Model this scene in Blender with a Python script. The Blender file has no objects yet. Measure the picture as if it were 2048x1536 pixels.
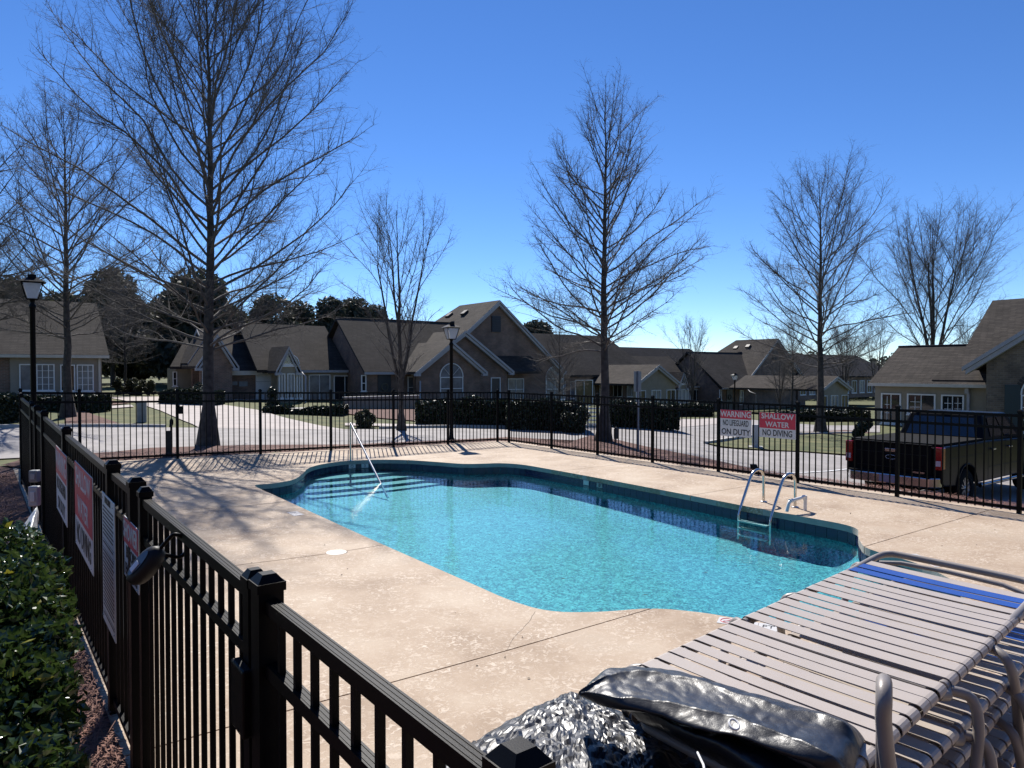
import bpy, bmesh, math, random
import numpy as np
from mathutils import Vector, Matrix
from mathutils.geometry import intersect_line_plane

R = math.radians
scene = bpy.context.scene
# ------------------------------------------------------------------ camera
FPX, CAMH = 1420.0, 2.0
PITCH = math.atan(29 / FPX)
cam_d = bpy.data.cameras.new('camera'); cam = bpy.data.objects.new('camera', cam_d)
scene.collection.objects.link(cam); scene.camera = cam
cam.location = (0, 0, CAMH); cam.rotation_euler = (R(90) - PITCH, 0, 0)
cam_d.sensor_width = 36; cam_d.lens = 36 * FPX / 2048; cam_d.clip_end = 2000; cam_d.clip_start = .05
# ------------------------------------------------------------------ light
SUN_AZ, SUN_EL = R(-12.7), R(45)          # azimuth from +Y (negative = towards -X)
world = bpy.data.worlds.new('World'); scene.world = world; world.use_nodes = True
wn = world.node_tree.nodes; wl = world.node_tree.links; wn.clear()
sky = wn.new('ShaderNodeTexSky'); sky.sky_type = 'NISHITA'; sky.sun_disc = False
sky.sun_elevation = SUN_EL; sky.sun_rotation = SUN_AZ
sky.altitude = 3000; sky.air_density = 1.0; sky.dust_density = 0.02; sky.ozone_density = 4.6
hsv = wn.new('ShaderNodeHueSaturation'); hsv.inputs['Saturation'].default_value = 1.17; hsv.inputs['Hue'].default_value = .507
bg = wn.new('ShaderNodeBackground'); bg.inputs['Strength'].default_value = 0.097
wo = wn.new('ShaderNodeOutputWorld')
wl.new(sky.outputs[0], hsv.inputs['Color']); wl.new(hsv.outputs[0], bg.inputs[0]); wl.new(bg.outputs[0], wo.inputs[0])
sd = bpy.data.lights.new('sun', 'SUN'); sd.energy = 4.6; sd.angle = R(.5); sd.color = (1, .95, .88)
sun = bpy.data.objects.new('sun', sd); scene.collection.objects.link(sun)
sdir = Vector((math.sin(SUN_AZ) * math.cos(SUN_EL), math.cos(SUN_AZ) * math.cos(SUN_EL), math.sin(SUN_EL)))
sun.rotation_euler = sdir.to_track_quat('Z', 'Y').to_euler(); sun.location = sdir * 50
scene.view_settings.view_transform = 'Standard'; scene.view_settings.look = 'None'
scene.view_settings.gamma = 1; scene.view_settings.exposure = 0.66; scene.view_settings.use_curve_mapping = False
scene.render.engine = 'CYCLES'
scene.cycles.max_bounces = 8; scene.cycles.transparent_max_bounces = 12
scene.cycles.caustics_reflective = False; scene.cycles.caustics_refractive = False

# ------------------------------------------------------------------ frames
TH = R(36.5)                      # pool axes: a runs along the pool, b across it
AX = Vector((-math.sin(TH), math.cos(TH), 0)); BX = Vector((math.cos(TH), math.sin(TH), 0)); ZX = Vector((0, 0, 1))
def W(a, b, z=0.0):
    return Vector((a * AX.x + b * BX.x, a * AX.y + b * BX.y, z))
def AB(x, y):
    return x * AX.x + y * AX.y, x * BX.x + y * BX.y
def ss(t, lo, hi):
    t = min(1, max(0, (t - lo) / (hi - lo))); return t * t * (3 - 2 * t)
def ray(px, py):                  # direction in space of a point of the survey photograph
    u = (px - 1024) / FPX; v = (768 - py) / FPX
    return Vector((u, math.cos(PITCH) + v * math.sin(PITCH), -math.sin(PITCH) + v * math.cos(PITCH)))
def at_z(px, py, z=0.0):
    d = ray(px, py); t = (z - CAMH) / d.z; return Vector((d.x * t, d.y * t, z))
def at_y(px, py, y):
    d = ray(px, py); t = y / d.y; return Vector((d.x * t, y, CAMH + d.z * t))
def hit_a(px, py, a):             # (b, z) on the upright plane a = const
    d = ray(px, py); t = a / (d.x * AX.x + d.y * AX.y); return (d.x * BX.x + d.y * BX.y) * t, CAMH + d.z * t
def hit_b(px, py, b):             # (a, z) on the upright plane b = const
    d = ray(px, py); t = b / (d.x * BX.x + d.y * BX.y); return (d.x * AX.x + d.y * AX.y) * t, CAMH + d.z * t

FA, FB0, FB1 = 16.0, .45, 11.5    # far fence line, outer and inner long fence lines
def deck_z(a, b):
    l = .21 * ss(a, 1, 19) * 1.25 * (1 - ss(b, .4, 3.3))
    l = .21 * min(1, max(0, (a - 2) / 14)) * (1 - ss(b, .4, 3.3))
    k = .2 * min(1, max(0, 1 - (b - .4) / 11.1)) * ss(a, 14.75, 16)
    return max(l, k) if b < 3.4 else k
def gz(x, y):
    a, b = AB(x, y)
    T = -.3 - .035 * (min(12, max(-30, x)) + 3) - .2 * ss(x, 5, 9) - max(0, min(60, y - 38)) * .03 * ss(x, 3, 12)
    ca, cb = min(max(a, -8), 16.25), min(max(b, .3), 11.85)
    d = math.hypot(a - ca, b - cb)
    if d == 0 and b < .75: return deck_z(ca, cb) - .05
    if d == 0: return -1.2 if (2 < a < 15 and 3.2 < b < 9.5) else deck_z(ca, cb) - .12
    e = deck_z(min(ca, 16), min(max(cb, .4), 11.5)) - .03
    w = 1.9 + 1.2 * ss(a, 6, 16) if b > 11.85 else 3.0
    return e + (T - e) * ss(d, .1, w)
def ground(px, py):
    d = ray(px, py); t = 3.0
    for _ in range(4000):
        p = d * t
        if CAMH + p.z <= gz(p.x, p.y) + .0: break
        t += .03 + t * .0005
    return Vector((p.x, p.y, gz(p.x, p.y)))

# ------------------------------------------------------------------ materials
def M(name, col, rough=.6, metal=0., var=0., vscale=4., bump=0., bscale=60., spec=.5, col2=None, detail=5., coord='Object', coat=0., alpha=None):
    m = bpy.data.materials.new(name); m.use_nodes = True; n = m.node_tree.nodes; l = m.node_tree.links
    p = n['Principled BSDF']; p.inputs['Base Color'].default_value = (*col, 1); p.inputs['Roughness'].default_value = rough
    p.inputs['Metallic'].default_value = metal; p.inputs['Specular IOR Level'].default_value = spec
    if coat: p.inputs['Coat Weight'].default_value = coat; p.inputs['Coat Roughness'].default_value = .04
    if var or bump or col2:
        tc = n.new('ShaderNodeTexCoord')
    if var or col2:
        nz = n.new('ShaderNodeTexNoise'); nz.inputs['Scale'].default_value = vscale; nz.inputs['Detail'].default_value = detail
        l.new(tc.outputs[coord], nz.inputs['Vector'])
        cr = n.new('ShaderNodeValToRGB'); c2 = col2 or tuple(min(1, c * (1 + var)) for c in col)
        c1 = col if col2 else tuple(c * (1 - var) for c in col)
        cr.color_ramp.elements[0].position = .33; cr.color_ramp.elements[1].position = .67
        cr.color_ramp.elements[0].color = (*c1, 1); cr.color_ramp.elements[1].color = (*c2, 1)
        l.new(nz.outputs[0], cr.inputs[0]); l.new(cr.outputs[0], p.inputs['Base Color'])
    if bump:
        nb = n.new('ShaderNodeTexNoise'); nb.inputs['Scale'].default_value = bscale; nb.inputs['Detail'].default_value = 6
        l.new(tc.outputs[coord], nb.inputs['Vector'])
        bp = n.new('ShaderNodeBump'); bp.inputs['Strength'].default_value = bump; bp.inputs['Distance'].default_value = .01
        l.new(nb.outputs[0], bp.inputs['Height']); l.new(bp.outputs[0], p.inputs['Normal'])
    return m
def addnode(m, t): return m.node_tree.nodes.new(t)

mBlack = M('black_powder_coat', (.0035, .0035, .004), .42, 0, .2, 30, .05, 400, spec=.1)
mSteel = M('steel', (.62, .61, .58), .22, 1., .08, 20)
mGreyTube = M('champagne_tube', (.25, .222, .20), .42, .05, .1, 8, .05, 200)
mStrap = M('taupe_vinyl', (.43, .37, .315), .42, 0, .05, 6, .1, 300)
mBlue = M('blue_vinyl', (.014, .068, .31), .42, 0, .08, 6, .1, 300)
mWhite = M('white_paint', (.72, .72, .70), .5, 0, .05, 8)
mCream = M('cream_trim', (.50, .47, .40), .6, 0, .06, 5)
mTrim = M('grey_white_trim', (.34, .34, .35), .55, 0, .06, 5)
mStucco = M('tan_siding', (.27, .235, .175), .8, 0, .08, 3, .2, 80)
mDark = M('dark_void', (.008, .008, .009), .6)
mPvc = M('pvc', (.75, .74, .72), .35)
mBark = M('bark', (.055, .046, .038), .9, 0, .45, 7, .9, 40)
mTwig = M('twig', (.095, .084, .075), .85, 0, .3, 2)
mSignW = M('sign_white', (.62, .63, .62), .45, 0, .04, 9)
mSignR = M('sign_red', (.55, .03, .06), .45, 0, .08, 9)
mInk = M('ink', (.02, .02, .02), .5)
mPatio = M('door_dark', (.02, .025, .03), .4)
mGrayBox = M('grey_cabinet', (.22, .23, .23), .6, 0, .1, 6)
mRubber = M('rubber', (.010, .010, .010), .9, 0, .2, 20, spec=.12)
mGlass = M('window_glass', (.015, .02, .024), .04, 0, 0, spec=.8)
mCurtain = M('window_blind', (.13, .14, .15), .25, 0, .35, 2.2, spec=.7)
mTruck = M('truck_paint', (.006, .0065, .008), .3, .1, .05, 3, spec=.1)
mChrome = M('chrome', (.55, .56, .58), .12, 1.)
mRed = M('tail_light_red', (.35, .005, .008), .12, 0, coat=1.)
mClear = M('lamp_clear', (.7, .6, .6), .15, coat=1.)
mRim = M('rim', (.33, .33, .34), .28, .9)

def brick_mat(name, c1, c2, mortar, scale=1., axis='x'):
    m = bpy.data.materials.new(name); m.use_nodes = True; n = m.node_tree.nodes; l = m.node_tree.links; p = n['Principled BSDF']
    tc = n.new('ShaderNodeTexCoord'); sx = n.new('ShaderNodeSeparateXYZ'); l.new(tc.outputs['Object'], sx.inputs[0])
    # horizontal coordinate along the wall whichever way it faces
    da = n.new('ShaderNodeMath'); da.operation = 'MULTIPLY'; da.inputs[1].default_value = BX.x
    db = n.new('ShaderNodeMath'); db.operation = 'MULTIPLY'; db.inputs[1].default_value = BX.y
    l.new(sx.outputs[0], da.inputs[0]); l.new(sx.outputs[1], db.inputs[0])
    ad = n.new('ShaderNodeMath'); l.new(da.outputs[0], ad.inputs[0]); l.new(db.outputs[0], ad.inputs[1])
    da2 = n.new('ShaderNodeMath'); da2.operation = 'MULTIPLY'; da2.inputs[1].default_value = AX.x
    db2 = n.new('ShaderNodeMath'); db2.operation = 'MULTIPLY'; db2.inputs[1].default_value = AX.y
    l.new(sx.outputs[0], da2.inputs[0]); l.new(sx.outputs[1], db2.inputs[0])
    ad2 = n.new('ShaderNodeMath'); l.new(da2.outputs[0], ad2.inputs[0]); l.new(db2.outputs[0], ad2.inputs[1])
    ad3 = n.new('ShaderNodeMath'); l.new(ad.outputs[0], ad3.inputs[0]); l.new(ad2.outputs[0], ad3.inputs[1])
    cx = n.new('ShaderNodeCombineXYZ'); l.new(ad3.outputs[0], cx.inputs[0]); l.new(sx.outputs[2], cx.inputs[1])
    bt = n.new('ShaderNodeTexBrick'); bt.inputs['Scale'].default_value = 1; bt.inputs['Brick Width'].default_value = .21 * scale; bt.inputs['Row Height'].default_value = .075 * scale
    bt.inputs['Mortar Size'].default_value = .008; bt.inputs['Color1'].default_value = (*c1, 1); bt.inputs['Color2'].default_value = (*c2, 1); bt.inputs['Mortar'].default_value = (*mortar, 1)
    bt.inputs['Bias'].default_value = -.1
    l.new(cx.outputs[0], bt.inputs['Vector'])
    nz = n.new('ShaderNodeTexNoise'); nz.inputs['Scale'].default_value = 1.3; nz.inputs['Detail'].default_value = 6; l.new(tc.outputs['Object'], nz.inputs['Vector'])
    mp = n.new('ShaderNodeMapRange'); mp.inputs[1].default_value = .3; mp.inputs[2].default_value = .7; mp.inputs[3].default_value = .65; mp.inputs[4].default_value = 1.25; l.new(nz.outputs[0], mp.inputs[0])
    mx = n.new('ShaderNodeVectorMath'); mx.operation = 'SCALE'; l.new(bt.outputs['Color'], mx.inputs[0]); l.new(mp.outputs[0], mx.inputs['Scale'])
    l.new(mx.outputs[0], p.inputs['Base Color']); p.inputs['Roughness'].default_value = .85
    bp = n.new('ShaderNodeBump'); bp.inputs['Strength'].default_value = .5; bp.inputs['Distance'].default_value = .01; l.new(bt.outputs['Fac'], bp.inputs['Height']); bp.invert = True
    l.new(bp.outputs[0], p.inputs['Normal'])
    return m
mBrick = brick_mat('brown_brick', (.215, .125, .09), (.14, .09, .065), (.21, .185, .15))
mBrickTan = brick_mat('tan_brick', (.20, .15, .105), (.115, .09, .07), (.2, .185, .155), 1.25)

def shingle_mat(name, c, c2):
    m = bpy.data.materials.new(name); m.use_nodes = True; n = m.node_tree.nodes; l = m.node_tree.links; p = n['Principled BSDF']
    tc = n.new('ShaderNodeTexCoord'); sx = n.new('ShaderNodeSeparateXYZ'); l.new(tc.outputs['Object'], sx.inputs[0])
    def dot(v):
        r = n.new('ShaderNodeVectorMath'); r.operation = 'DOT_PRODUCT'; r.inputs[1].default_value = v; l.new(tc.outputs['Object'], r.inputs[0]); return r.outputs['Value']
    ad = n.new('ShaderNodeMath'); l.new(dot(AX), ad.inputs[0]); l.new(dot(BX), ad.inputs[1])
    cx = n.new('ShaderNodeCombineXYZ'); l.new(ad.outputs[0], cx.inputs[0]); l.new(sx.outputs[2], cx.inputs[1])
    bt = n.new('ShaderNodeTexBrick'); bt.inputs['Scale'].default_value = 1; bt.inputs['Brick Width'].default_value = .31; bt.inputs['Row Height'].default_value = .085
    bt.inputs['Mortar Size'].default_value = .009; bt.inputs['Color1'].default_value = (*c, 1); bt.inputs['Color2'].default_value = (*c2, 1); bt.inputs['Mortar'].default_value = tuple(x * .35 for x in c) + (1,)
    l.new(cx.outputs[0], bt.inputs['Vector'])
    nz = n.new('ShaderNodeTexNoise'); nz.inputs['Scale'].default_value = .8; nz.inputs['Detail'].default_value = 8; l.new(tc.outputs['Object'], nz.inputs['Vector'])
    mp = n.new('ShaderNodeMapRange'); mp.inputs[1].default_value = .3; mp.inputs[2].default_value = .7; mp.inputs[3].default_value = .75; mp.inputs[4].default_value = 1.2; l.new(nz.outputs[0], mp.inputs[0])
    mx = n.new('ShaderNodeVectorMath'); mx.operation = 'SCALE'; l.new(bt.outputs['Color'], mx.inputs[0]); l.new(mp.outputs[0], mx.inputs['Scale'])
    l.new(mx.outputs[0], p.inputs['Base Color']); p.inputs['Roughness'].default_value = .9; p.inputs['Specular IOR Level'].default_value = .12
    bp = n.new('ShaderNodeBump'); bp.inputs['Strength'].default_value = .6; bp.inputs['Distance'].default_value = .015; l.new(bt.outputs['Fac'], bp.inputs['Height']); bp.invert = True
    l.new(bp.outputs[0], p.inputs['Normal'])
    return m
mRoof = shingle_mat('grey_brown_shingle', (.070, .060, .052), (.046, .040, .036))
mRoofD = shingle_mat('slate_shingle', (.03, .03, .035), (.02, .02, .025))

def deck_mat():
    m = bpy.data.materials.new('deck_concrete'); m.use_nodes = True; n = m.node_tree.nodes; l = m.node_tree.links; p = n['Principled BSDF']
    tc = n.new('ShaderNodeTexCoord')
    def noise(s, d=6, r=.55, dist=0):
        z = n.new('ShaderNodeTexNoise'); z.inputs['Scale'].default_value = s; z.inputs['Detail'].default_value = d; z.inputs['Roughness'].default_value = r; z.inputs['Distortion'].default_value = dist
        l.new(tc.outputs['Object'], z.inputs['Vector']); return z.outputs[0]
    def ramp(src, stops):
        c = n.new('ShaderNodeValToRGB'); e = c.color_ramp.elements
        e[0].position, e[0].color = stops[0][0], (*stops[0][1], 1); e[1].position, e[1].color = stops[-1][0], (*stops[-1][1], 1)
        for s in stops[1:-1]:
            q = e.new(s[0]); q.color = (*s[1], 1)
        l.new(src, c.inputs[0]); return c.outputs[0]
    big = ramp(noise(1.1, 7, .6), [(.3, (.27, .185, .118)), (.5, (.39, .29, .20)), (.72, (.50, .405, .30))])
    lace = ramp(noise(24, 5, .6, 1.2), [(.50, (0, 0, 0)), (.60, (1, 1, 1))])
    patch = ramp(noise(2.6, 5, .6), [(.36, (.12, .12, .12)), (.66, (1, 1, 1))])
    mul = n.new('ShaderNodeMath'); mul.operation = 'MULTIPLY'; l.new(lace, mul.inputs[0]); l.new(patch, mul.inputs[1])
    mix = n.new('ShaderNodeMix'); mix.data_type = 'RGBA'; l.new(mul.outputs[0], mix.inputs['Factor']); l.new(big, mix.inputs['A']); mix.inputs['B'].default_value = (.60, .50, .39, 1)
    st = ramp(noise(.55, 8, .7), [(.56, (1, 1, 1)), (.74, (.66, .61, .57))])
    mm = n.new('ShaderNodeMix'); mm.data_type = 'RGBA'; mm.blend_type = 'MULTIPLY'; mm.inputs['Factor'].default_value = 1; l.new(mix.outputs['Result'], mm.inputs['A']); l.new(st, mm.inputs['B'])
    fl = ramp(noise(160, 2, .5), [(.30, (.55, .5, .45)), (.40, (1, 1, 1))])
    m2 = n.new('ShaderNodeMix'); m2.data_type = 'RGBA'; m2.blend_type = 'MULTIPLY'; m2.inputs['Factor'].default_value = .7; l.new(mm.outputs['Result'], m2.inputs['A']); l.new(fl, m2.inputs['B'])
    l.new(m2.outputs['Result'], p.inputs['Base Color']); p.inputs['Roughness'].default_value = .78
    bp = n.new('ShaderNodeBump'); bp.inputs['Strength'].default_value = .35; bp.inputs['Distance'].default_value = .006; l.new(mul.outputs[0], bp.inputs['Height']); l.new(bp.outputs[0], p.inputs['Normal'])
    return m
mDeck = deck_mat()
mCoping = M('coping_concrete', (.38, .34, .29), .7, 0, .12, 5, .3, 90)
mTile = M('navy_tile', (.008, .014, .055), .25, 0, .35, 3, coat=.15)
mTileW = M('marker_tile', (.62, .60, .56), .3)
mPlaster = M('pool_plaster_painted_ripples', (.016, .16, .235), .7, 0, 0, 19, .4, 30, col2=(.16, .56, .61), detail=4)  # strong pebble mottling in the colour also stands in for missing light ripples
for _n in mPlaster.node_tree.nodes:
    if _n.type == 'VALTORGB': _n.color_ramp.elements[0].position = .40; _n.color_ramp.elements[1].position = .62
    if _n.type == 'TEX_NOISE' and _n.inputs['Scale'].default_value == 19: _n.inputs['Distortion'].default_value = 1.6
mAsph = M('pavement', (.27, .25, .24), .85, 0, .18, 1.2, .3, 120)
mConc = M('driveway_concrete', (.38, .335, .31), .85, 0, .12, 1.0, .2, 100)
mPark = M('parking_concrete', (.36, .34, .33), .85, 0, .13, .9, .2, 100)
mGrass = M('lawn', (.045, .062, .014), .95, 0, 0, 1.4, .8, 60, col2=(.13, .125, .045), detail=12)
mMulch = M('pine_straw', (.05, .02, .014), .95, 0, 0, 12, .6, 90, col2=(.16, .075, .055), detail=12)
mStraw = M('straw', (.22, .10, .07), .8, 0, .4, 3)
mKerb = M('kerb_concrete', (.45, .43, .40), .85, 0, .1, 3)
mLine = M('line_paint', (.66, .66, .66), .7, 0, .12, 6)

def leaf_mat(name, c, c2, rough=.35, trans=.25, vs=9.):
    m = M(name, c, rough, 0, 0, vs, col2=c2, detail=2, spec=.6)
    n = m.node_tree.nodes; l = m.node_tree.links; p = n['Principled BSDF']; out = n['Material Output']
    tr = n.new('ShaderNodeBsdfTranslucent'); mx = n.new('ShaderNodeMixShader'); mx.inputs[0].default_value = trans
    src = p.inputs['Base Color'].links[0].from_socket; l.new(src, tr.inputs[0])
    l.new(p.outputs[0], mx.inputs[1]); l.new(tr.outputs[0], mx.inputs[2]); l.new(mx.outputs[0], out.inputs[0])
    return m
mLeafHolly = leaf_mat('holly_leaf', (.014, .034, .010), (.07, .11, .025), .2, .25, 22)
mLeafYellow = leaf_mat('yellow_leaf', (.30, .28, .03), (.2, .2, .03), .35, .3)
mHedge = leaf_mat('hedge_leaf', (.010, .018, .007), (.028, .04, .013), .5, .1)
mPine = leaf_mat('pine_needles', (.024, .032, .018), (.075, .078, .045), .6, .2, 3)
mScrub = leaf_mat('scrub', (.03, .04, .015), (.075, .075, .035), .6, .2, 3)

# ------------------------------------------------------------------ mesh helpers
class MB:
    def __init__(s): s.v = []; s.f = []; s.m = []; s.mi = 0; s.smooth = []
    def add(s, vs, fs, sm=False):
        o = len(s.v); s.v += [tuple(v) for v in vs]
        for f in fs: s.f.append(tuple(i + o for i in f)); s.m.append(s.mi); s.smooth.append(sm)
        return s
    def box(s, c, size, U=None, V=None, N=None):
        U = U or Vector((1, 0, 0)); V = V or Vector((0, 1, 0)); N = N or Vector((0, 0, 1)); c = Vector(c)
        hx, hy, hz = (k / 2 for k in size)
        vs = [c + U * (x * hx) + V * (y * hy) + N * (z * hz) for z in (-1, 1) for y in (-1, 1) for x in (-1, 1)]
        return s.add(vs, [(0, 2, 3, 1), (4, 5, 7, 6), (0, 1, 5, 4), (2, 6, 7, 3), (0, 4, 6, 2), (1, 3, 7, 5)])
    def ab(s, a0, a1, b0, b1, z0, z1):
        return s.box(W((a0 + a1) / 2, (b0 + b1) / 2, (z0 + z1) / 2), (abs(a1 - a0), abs(b1 - b0), abs(z1 - z0)), AX, BX, ZX)
    def prism(s, poly, off):      # poly: list of points, off: extrusion vector
        n = len(poly); P = [Vector(p) for p in poly]; off = Vector(off)
        vs = P + [p + off for p in P]
        fs = [tuple(range(n - 1, -1, -1)), tuple(range(n, 2 * n))] + [(i, (i + 1) % n, n + (i + 1) % n, n + i) for i in range(n)]
        return s.add(vs, fs)
    def tube(s, path, r, sides=8, caps=True, closed=False):
        P = [Vector(p) for p in path]; n = len(P)
        rr = r if hasattr(r, '__len__') else [r] * n
        rings = []; up = Vector((0, 0, 1)); prev = None
        for i in range(n):
            t = (P[(i + 1) % n] - P[i - 1]) if closed else (P[min(i + 1, n - 1)] - P[max(i - 1, 0)])
            t = t.normalized() if t.length > 1e-9 else Vector((0, 0, 1))
            if prev is None:
                x = t.cross(up) if abs(t.z) < .95 else t.cross(Vector((0, 1, 0)))
            else:
                x = prev - t * prev.dot(t)
            x.normalize(); y = t.cross(x); prev = x
            rings.append([P[i] + (x * math.cos(2 * math.pi * k / sides) + y * math.sin(2 * math.pi * k / sides)) * rr[i] for k in range(sides)])
        vs = [v for g in rings for v in g]; fs = []
        for i in range(n if closed else n - 1):
            j = (i + 1) % n
            for k in range(sides):
                fs.append((i * sides + k, i * sides + (k + 1) % sides, j * sides + (k + 1) % sides, j * sides + k))
        s.add(vs, fs, True)
        if caps and not closed:
            s.add(rings[0], [tuple(range(sides - 1, -1, -1))]); s.add(rings[-1], [tuple(range(sides))])
        return s
    def lathe(s, prof, c=(0, 0, 0), sides=16, axis='z', sm=True, caps=True):
        c = Vector(c); vs = []
        for r, h in prof:
            for k in range(sides):
                t = 2 * math.pi * k / sides; x, y = r * math.cos(t), r * math.sin(t)
                vs.append(c + (Vector((x, y, h)) if axis == 'z' else Vector((x, h, y)) if axis == 'y' else Vector((h, x, y))))
        fs = [(i * sides + k, i * sides + (k + 1) % sides, (i + 1) * sides + (k + 1) % sides, (i + 1) * sides + k) for i in range(len(prof) - 1) for k in range(sides)]
        if caps: fs += [tuple(range(sides - 1, -1, -1)), tuple((len(prof) - 1) * sides + k for k in range(sides))]
        return s.add(vs, fs, sm)
    def mesh(s, name, mats):
        me = bpy.data.meshes.new(name); me.from_pydata(s.v, [], s.f)
        for m in (mats if isinstance(mats, (list, tuple)) else [mats]): me.materials.append(m)
        me.polygons.foreach_set('material_index', s.m); me.polygons.foreach_set('use_smooth', s.smooth); me.update()
        return me
    def build(s, name, mats, parent=None, bevel=0, kind=None, recalc=True):
        me = s.mesh(name, mats)
        if recalc:
            bm = bmesh.new(); bm.from_mesh(me); bmesh.ops.recalc_face_normals(bm, faces=bm.faces); bm.to_mesh(me); bm.free()
        return link(name, me, parent, bevel, kind)
def link(name, me, parent=None, bevel=0, kind=None, world_coords=True):
    o = bpy.data.objects.new(name, me); scene.collection.objects.link(o)
    if parent is not None:
        o.parent = parent
        if world_coords: o.matrix_parent_inverse = full(parent).inverted()
    if bevel:
        b = o.modifiers.new('bevel', 'BEVEL'); b.width = bevel; b.segments = 2; b.limit_method = 'ANGLE'
    if kind: o['kind'] = kind
    return o
def full(o):
    m = Matrix.LocRotScale(o.location, o.rotation_euler, o.scale)
    return (full(o.parent) @ o.matrix_parent_inverse @ m) if o.parent else m
def tag(o, label, cat, group=None):
    o['label'] = label; o['category'] = cat
    if group: o['group'] = group
    return o
def thing(name, label, cat, loc=(0, 0, 0), rotz=0, group=None):
    o = bpy.data.objects.new(name, None); scene.collection.objects.link(o); o.empty_display_size = .2
    o.location = loc; o.rotation_euler = (0, 0, rotz); return tag(o, label, cat, group)
def inst(name, me, parent, loc, rot=(0, 0, 0), scale=(1, 1, 1), bevel=0):
    o = bpy.data.objects.new(name, me); scene.collection.objects.link(o)
    o.location = loc; o.rotation_euler = rot; o.scale = scale
    if parent is not None: o.parent = parent; o.matrix_parent_inverse = full(parent).inverted()
    if bevel:
        b = o.modifiers.new('bevel', 'BEVEL'); b.width = bevel; b.segments = 2; b.limit_method = 'ANGLE'
    return o
def textobj(body, size, loc, U, V, parent, mat, xs=1., align='CENTER', name='lettering', bold=0.0):
    c = bpy.data.curves.new(name, 'FONT'); c.body = body; c.size = size; c.align_x = align; c.align_y = 'CENTER'; c.extrude = .0008
    c.offset = bold; c.materials.append(mat); c.resolution_u = 3
    U = Vector(U).normalized(); V = Vector(V).normalized(); N = U.cross(V)
    o = bpy.data.objects.new(name, c); scene.collection.objects.link(o)
    m = Matrix((U, V, N)).transposed().to_4x4(); m.translation = Vector(loc)
    m = m @ Matrix.Diagonal((xs, 1, 1, 1))
    if parent is not None: m = full(parent).inverted() @ m
    dg = bpy.context.evaluated_depsgraph_get(); me = bpy.data.meshes.new_from_object(o.evaluated_get(dg)); bpy.data.objects.remove(o)
    if parent is not None: o = bpy.data.objects.new(name, me)
    else: o = bpy.data.objects.new(name, me)
    scene.collection.objects.link(o); o.parent = parent; o.matrix_basis = m
    return o

def drape(name, poly, mat, off, kind='structure', step=1.0, parent=None, zf=gz):
    """a sheet that follows the terrain"""
    bm = bmesh.new()
    vs = [bm.verts.new((p[0], p[1], 0)) for p in poly]; bm.faces.new(vs)
    bmesh.ops.triangulate(bm, faces=bm.faces[:])
    xs = [p[0] for p in poly]; ys = [p[1] for p in poly]
    for ax, lo, hi in ((0, min(xs), max(xs)), (1, min(ys), max(ys))):
        k = math.ceil(lo / step)
        while k * step < hi:
            co = [0, 0, 0]; no = [0, 0, 0]; co[ax] = k * step; no[ax] = 1
            bmesh.ops.bisect_plane(bm, geom=bm.verts[:] + bm.edges[:] + bm.faces[:], plane_co=co, plane_no=no); k += 1
    bmesh.ops.triangulate(bm, faces=bm.faces[:])
    for v in bm.verts: v.co.z = zf(v.co.x, v.co.y) + off
    bmesh.ops.recalc_face_normals(bm, faces=bm.faces[:])
    for f in bm.faces:
        if f.normal.z < 0: f.normal_flip()
        f.smooth = True
    me = bpy.data.meshes.new(name); bm.to_mesh(me); bm.free(); me.materials.append(mat)
    o = bpy.data.objects.new(name, me); scene.collection.objects.link(o)
    if kind: o['kind'] = kind
    if parent: o.parent = parent
    return o
def smoothpoly(pts, n=4, closed=True):
    out = []; m = len(pts)
    for i in range(m if closed else m - 1):
        p0, p1, p2, p3 = (Vector(pts[(i + k) % m] if closed else pts[min(max(i + k, 0), m - 1)]) for k in (-1, 0, 1, 2))
        for j in range(n):
            t = j / n
            out.append(.5 * ((2 * p1) + (p2 - p0) * t + (2 * p0 - 5 * p1 + 4 * p2 - p3) * t * t + (3 * p1 - p0 - 3 * p2 + p3) * t ** 3))
    if not closed: out.append(Vector(pts[-1]))
    return out

# ================================================================== TERRAIN AND GROUND SHEETS
def build_terrain():
    xs = [-400, -200, -120, -80, -60, -50] + list(range(-42, 47)) + [50, 55, 60, 75, 100, 150, 250, 400]
    ys = [-60, -20] + list(range(-10, 70)) + [75, 80, 85, 90, 100, 120, 150, 200, 300, 500, 900]
    def z(x, y):
        a, b = AB(x, y)
        if -6.5 < a < 15.3 and 1.2 < b < 10.9: return -1.3
        return gz(x, y)
    vs = [(x, y, z(x, y)) for y in ys for x in xs]; nx = len(xs)
    fs = [(j * nx + i, j * nx + i + 1, (j + 1) * nx + i + 1, (j + 1) * nx + i) for j in range(len(ys) - 1) for i in range(nx - 1)]
    me = bpy.data.meshes.new('ground'); me.from_pydata(vs, [], fs); me.materials.append(mGrass); me.polygons.foreach_set('use_smooth', [True] * len(fs))
    o = bpy.data.objects.new('ground', me); scene.collection.objects.link(o); o['kind'] = 'structure'
build_terrain()
G = lambda pts: [ground(*p)[:2] for p in pts]
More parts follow.
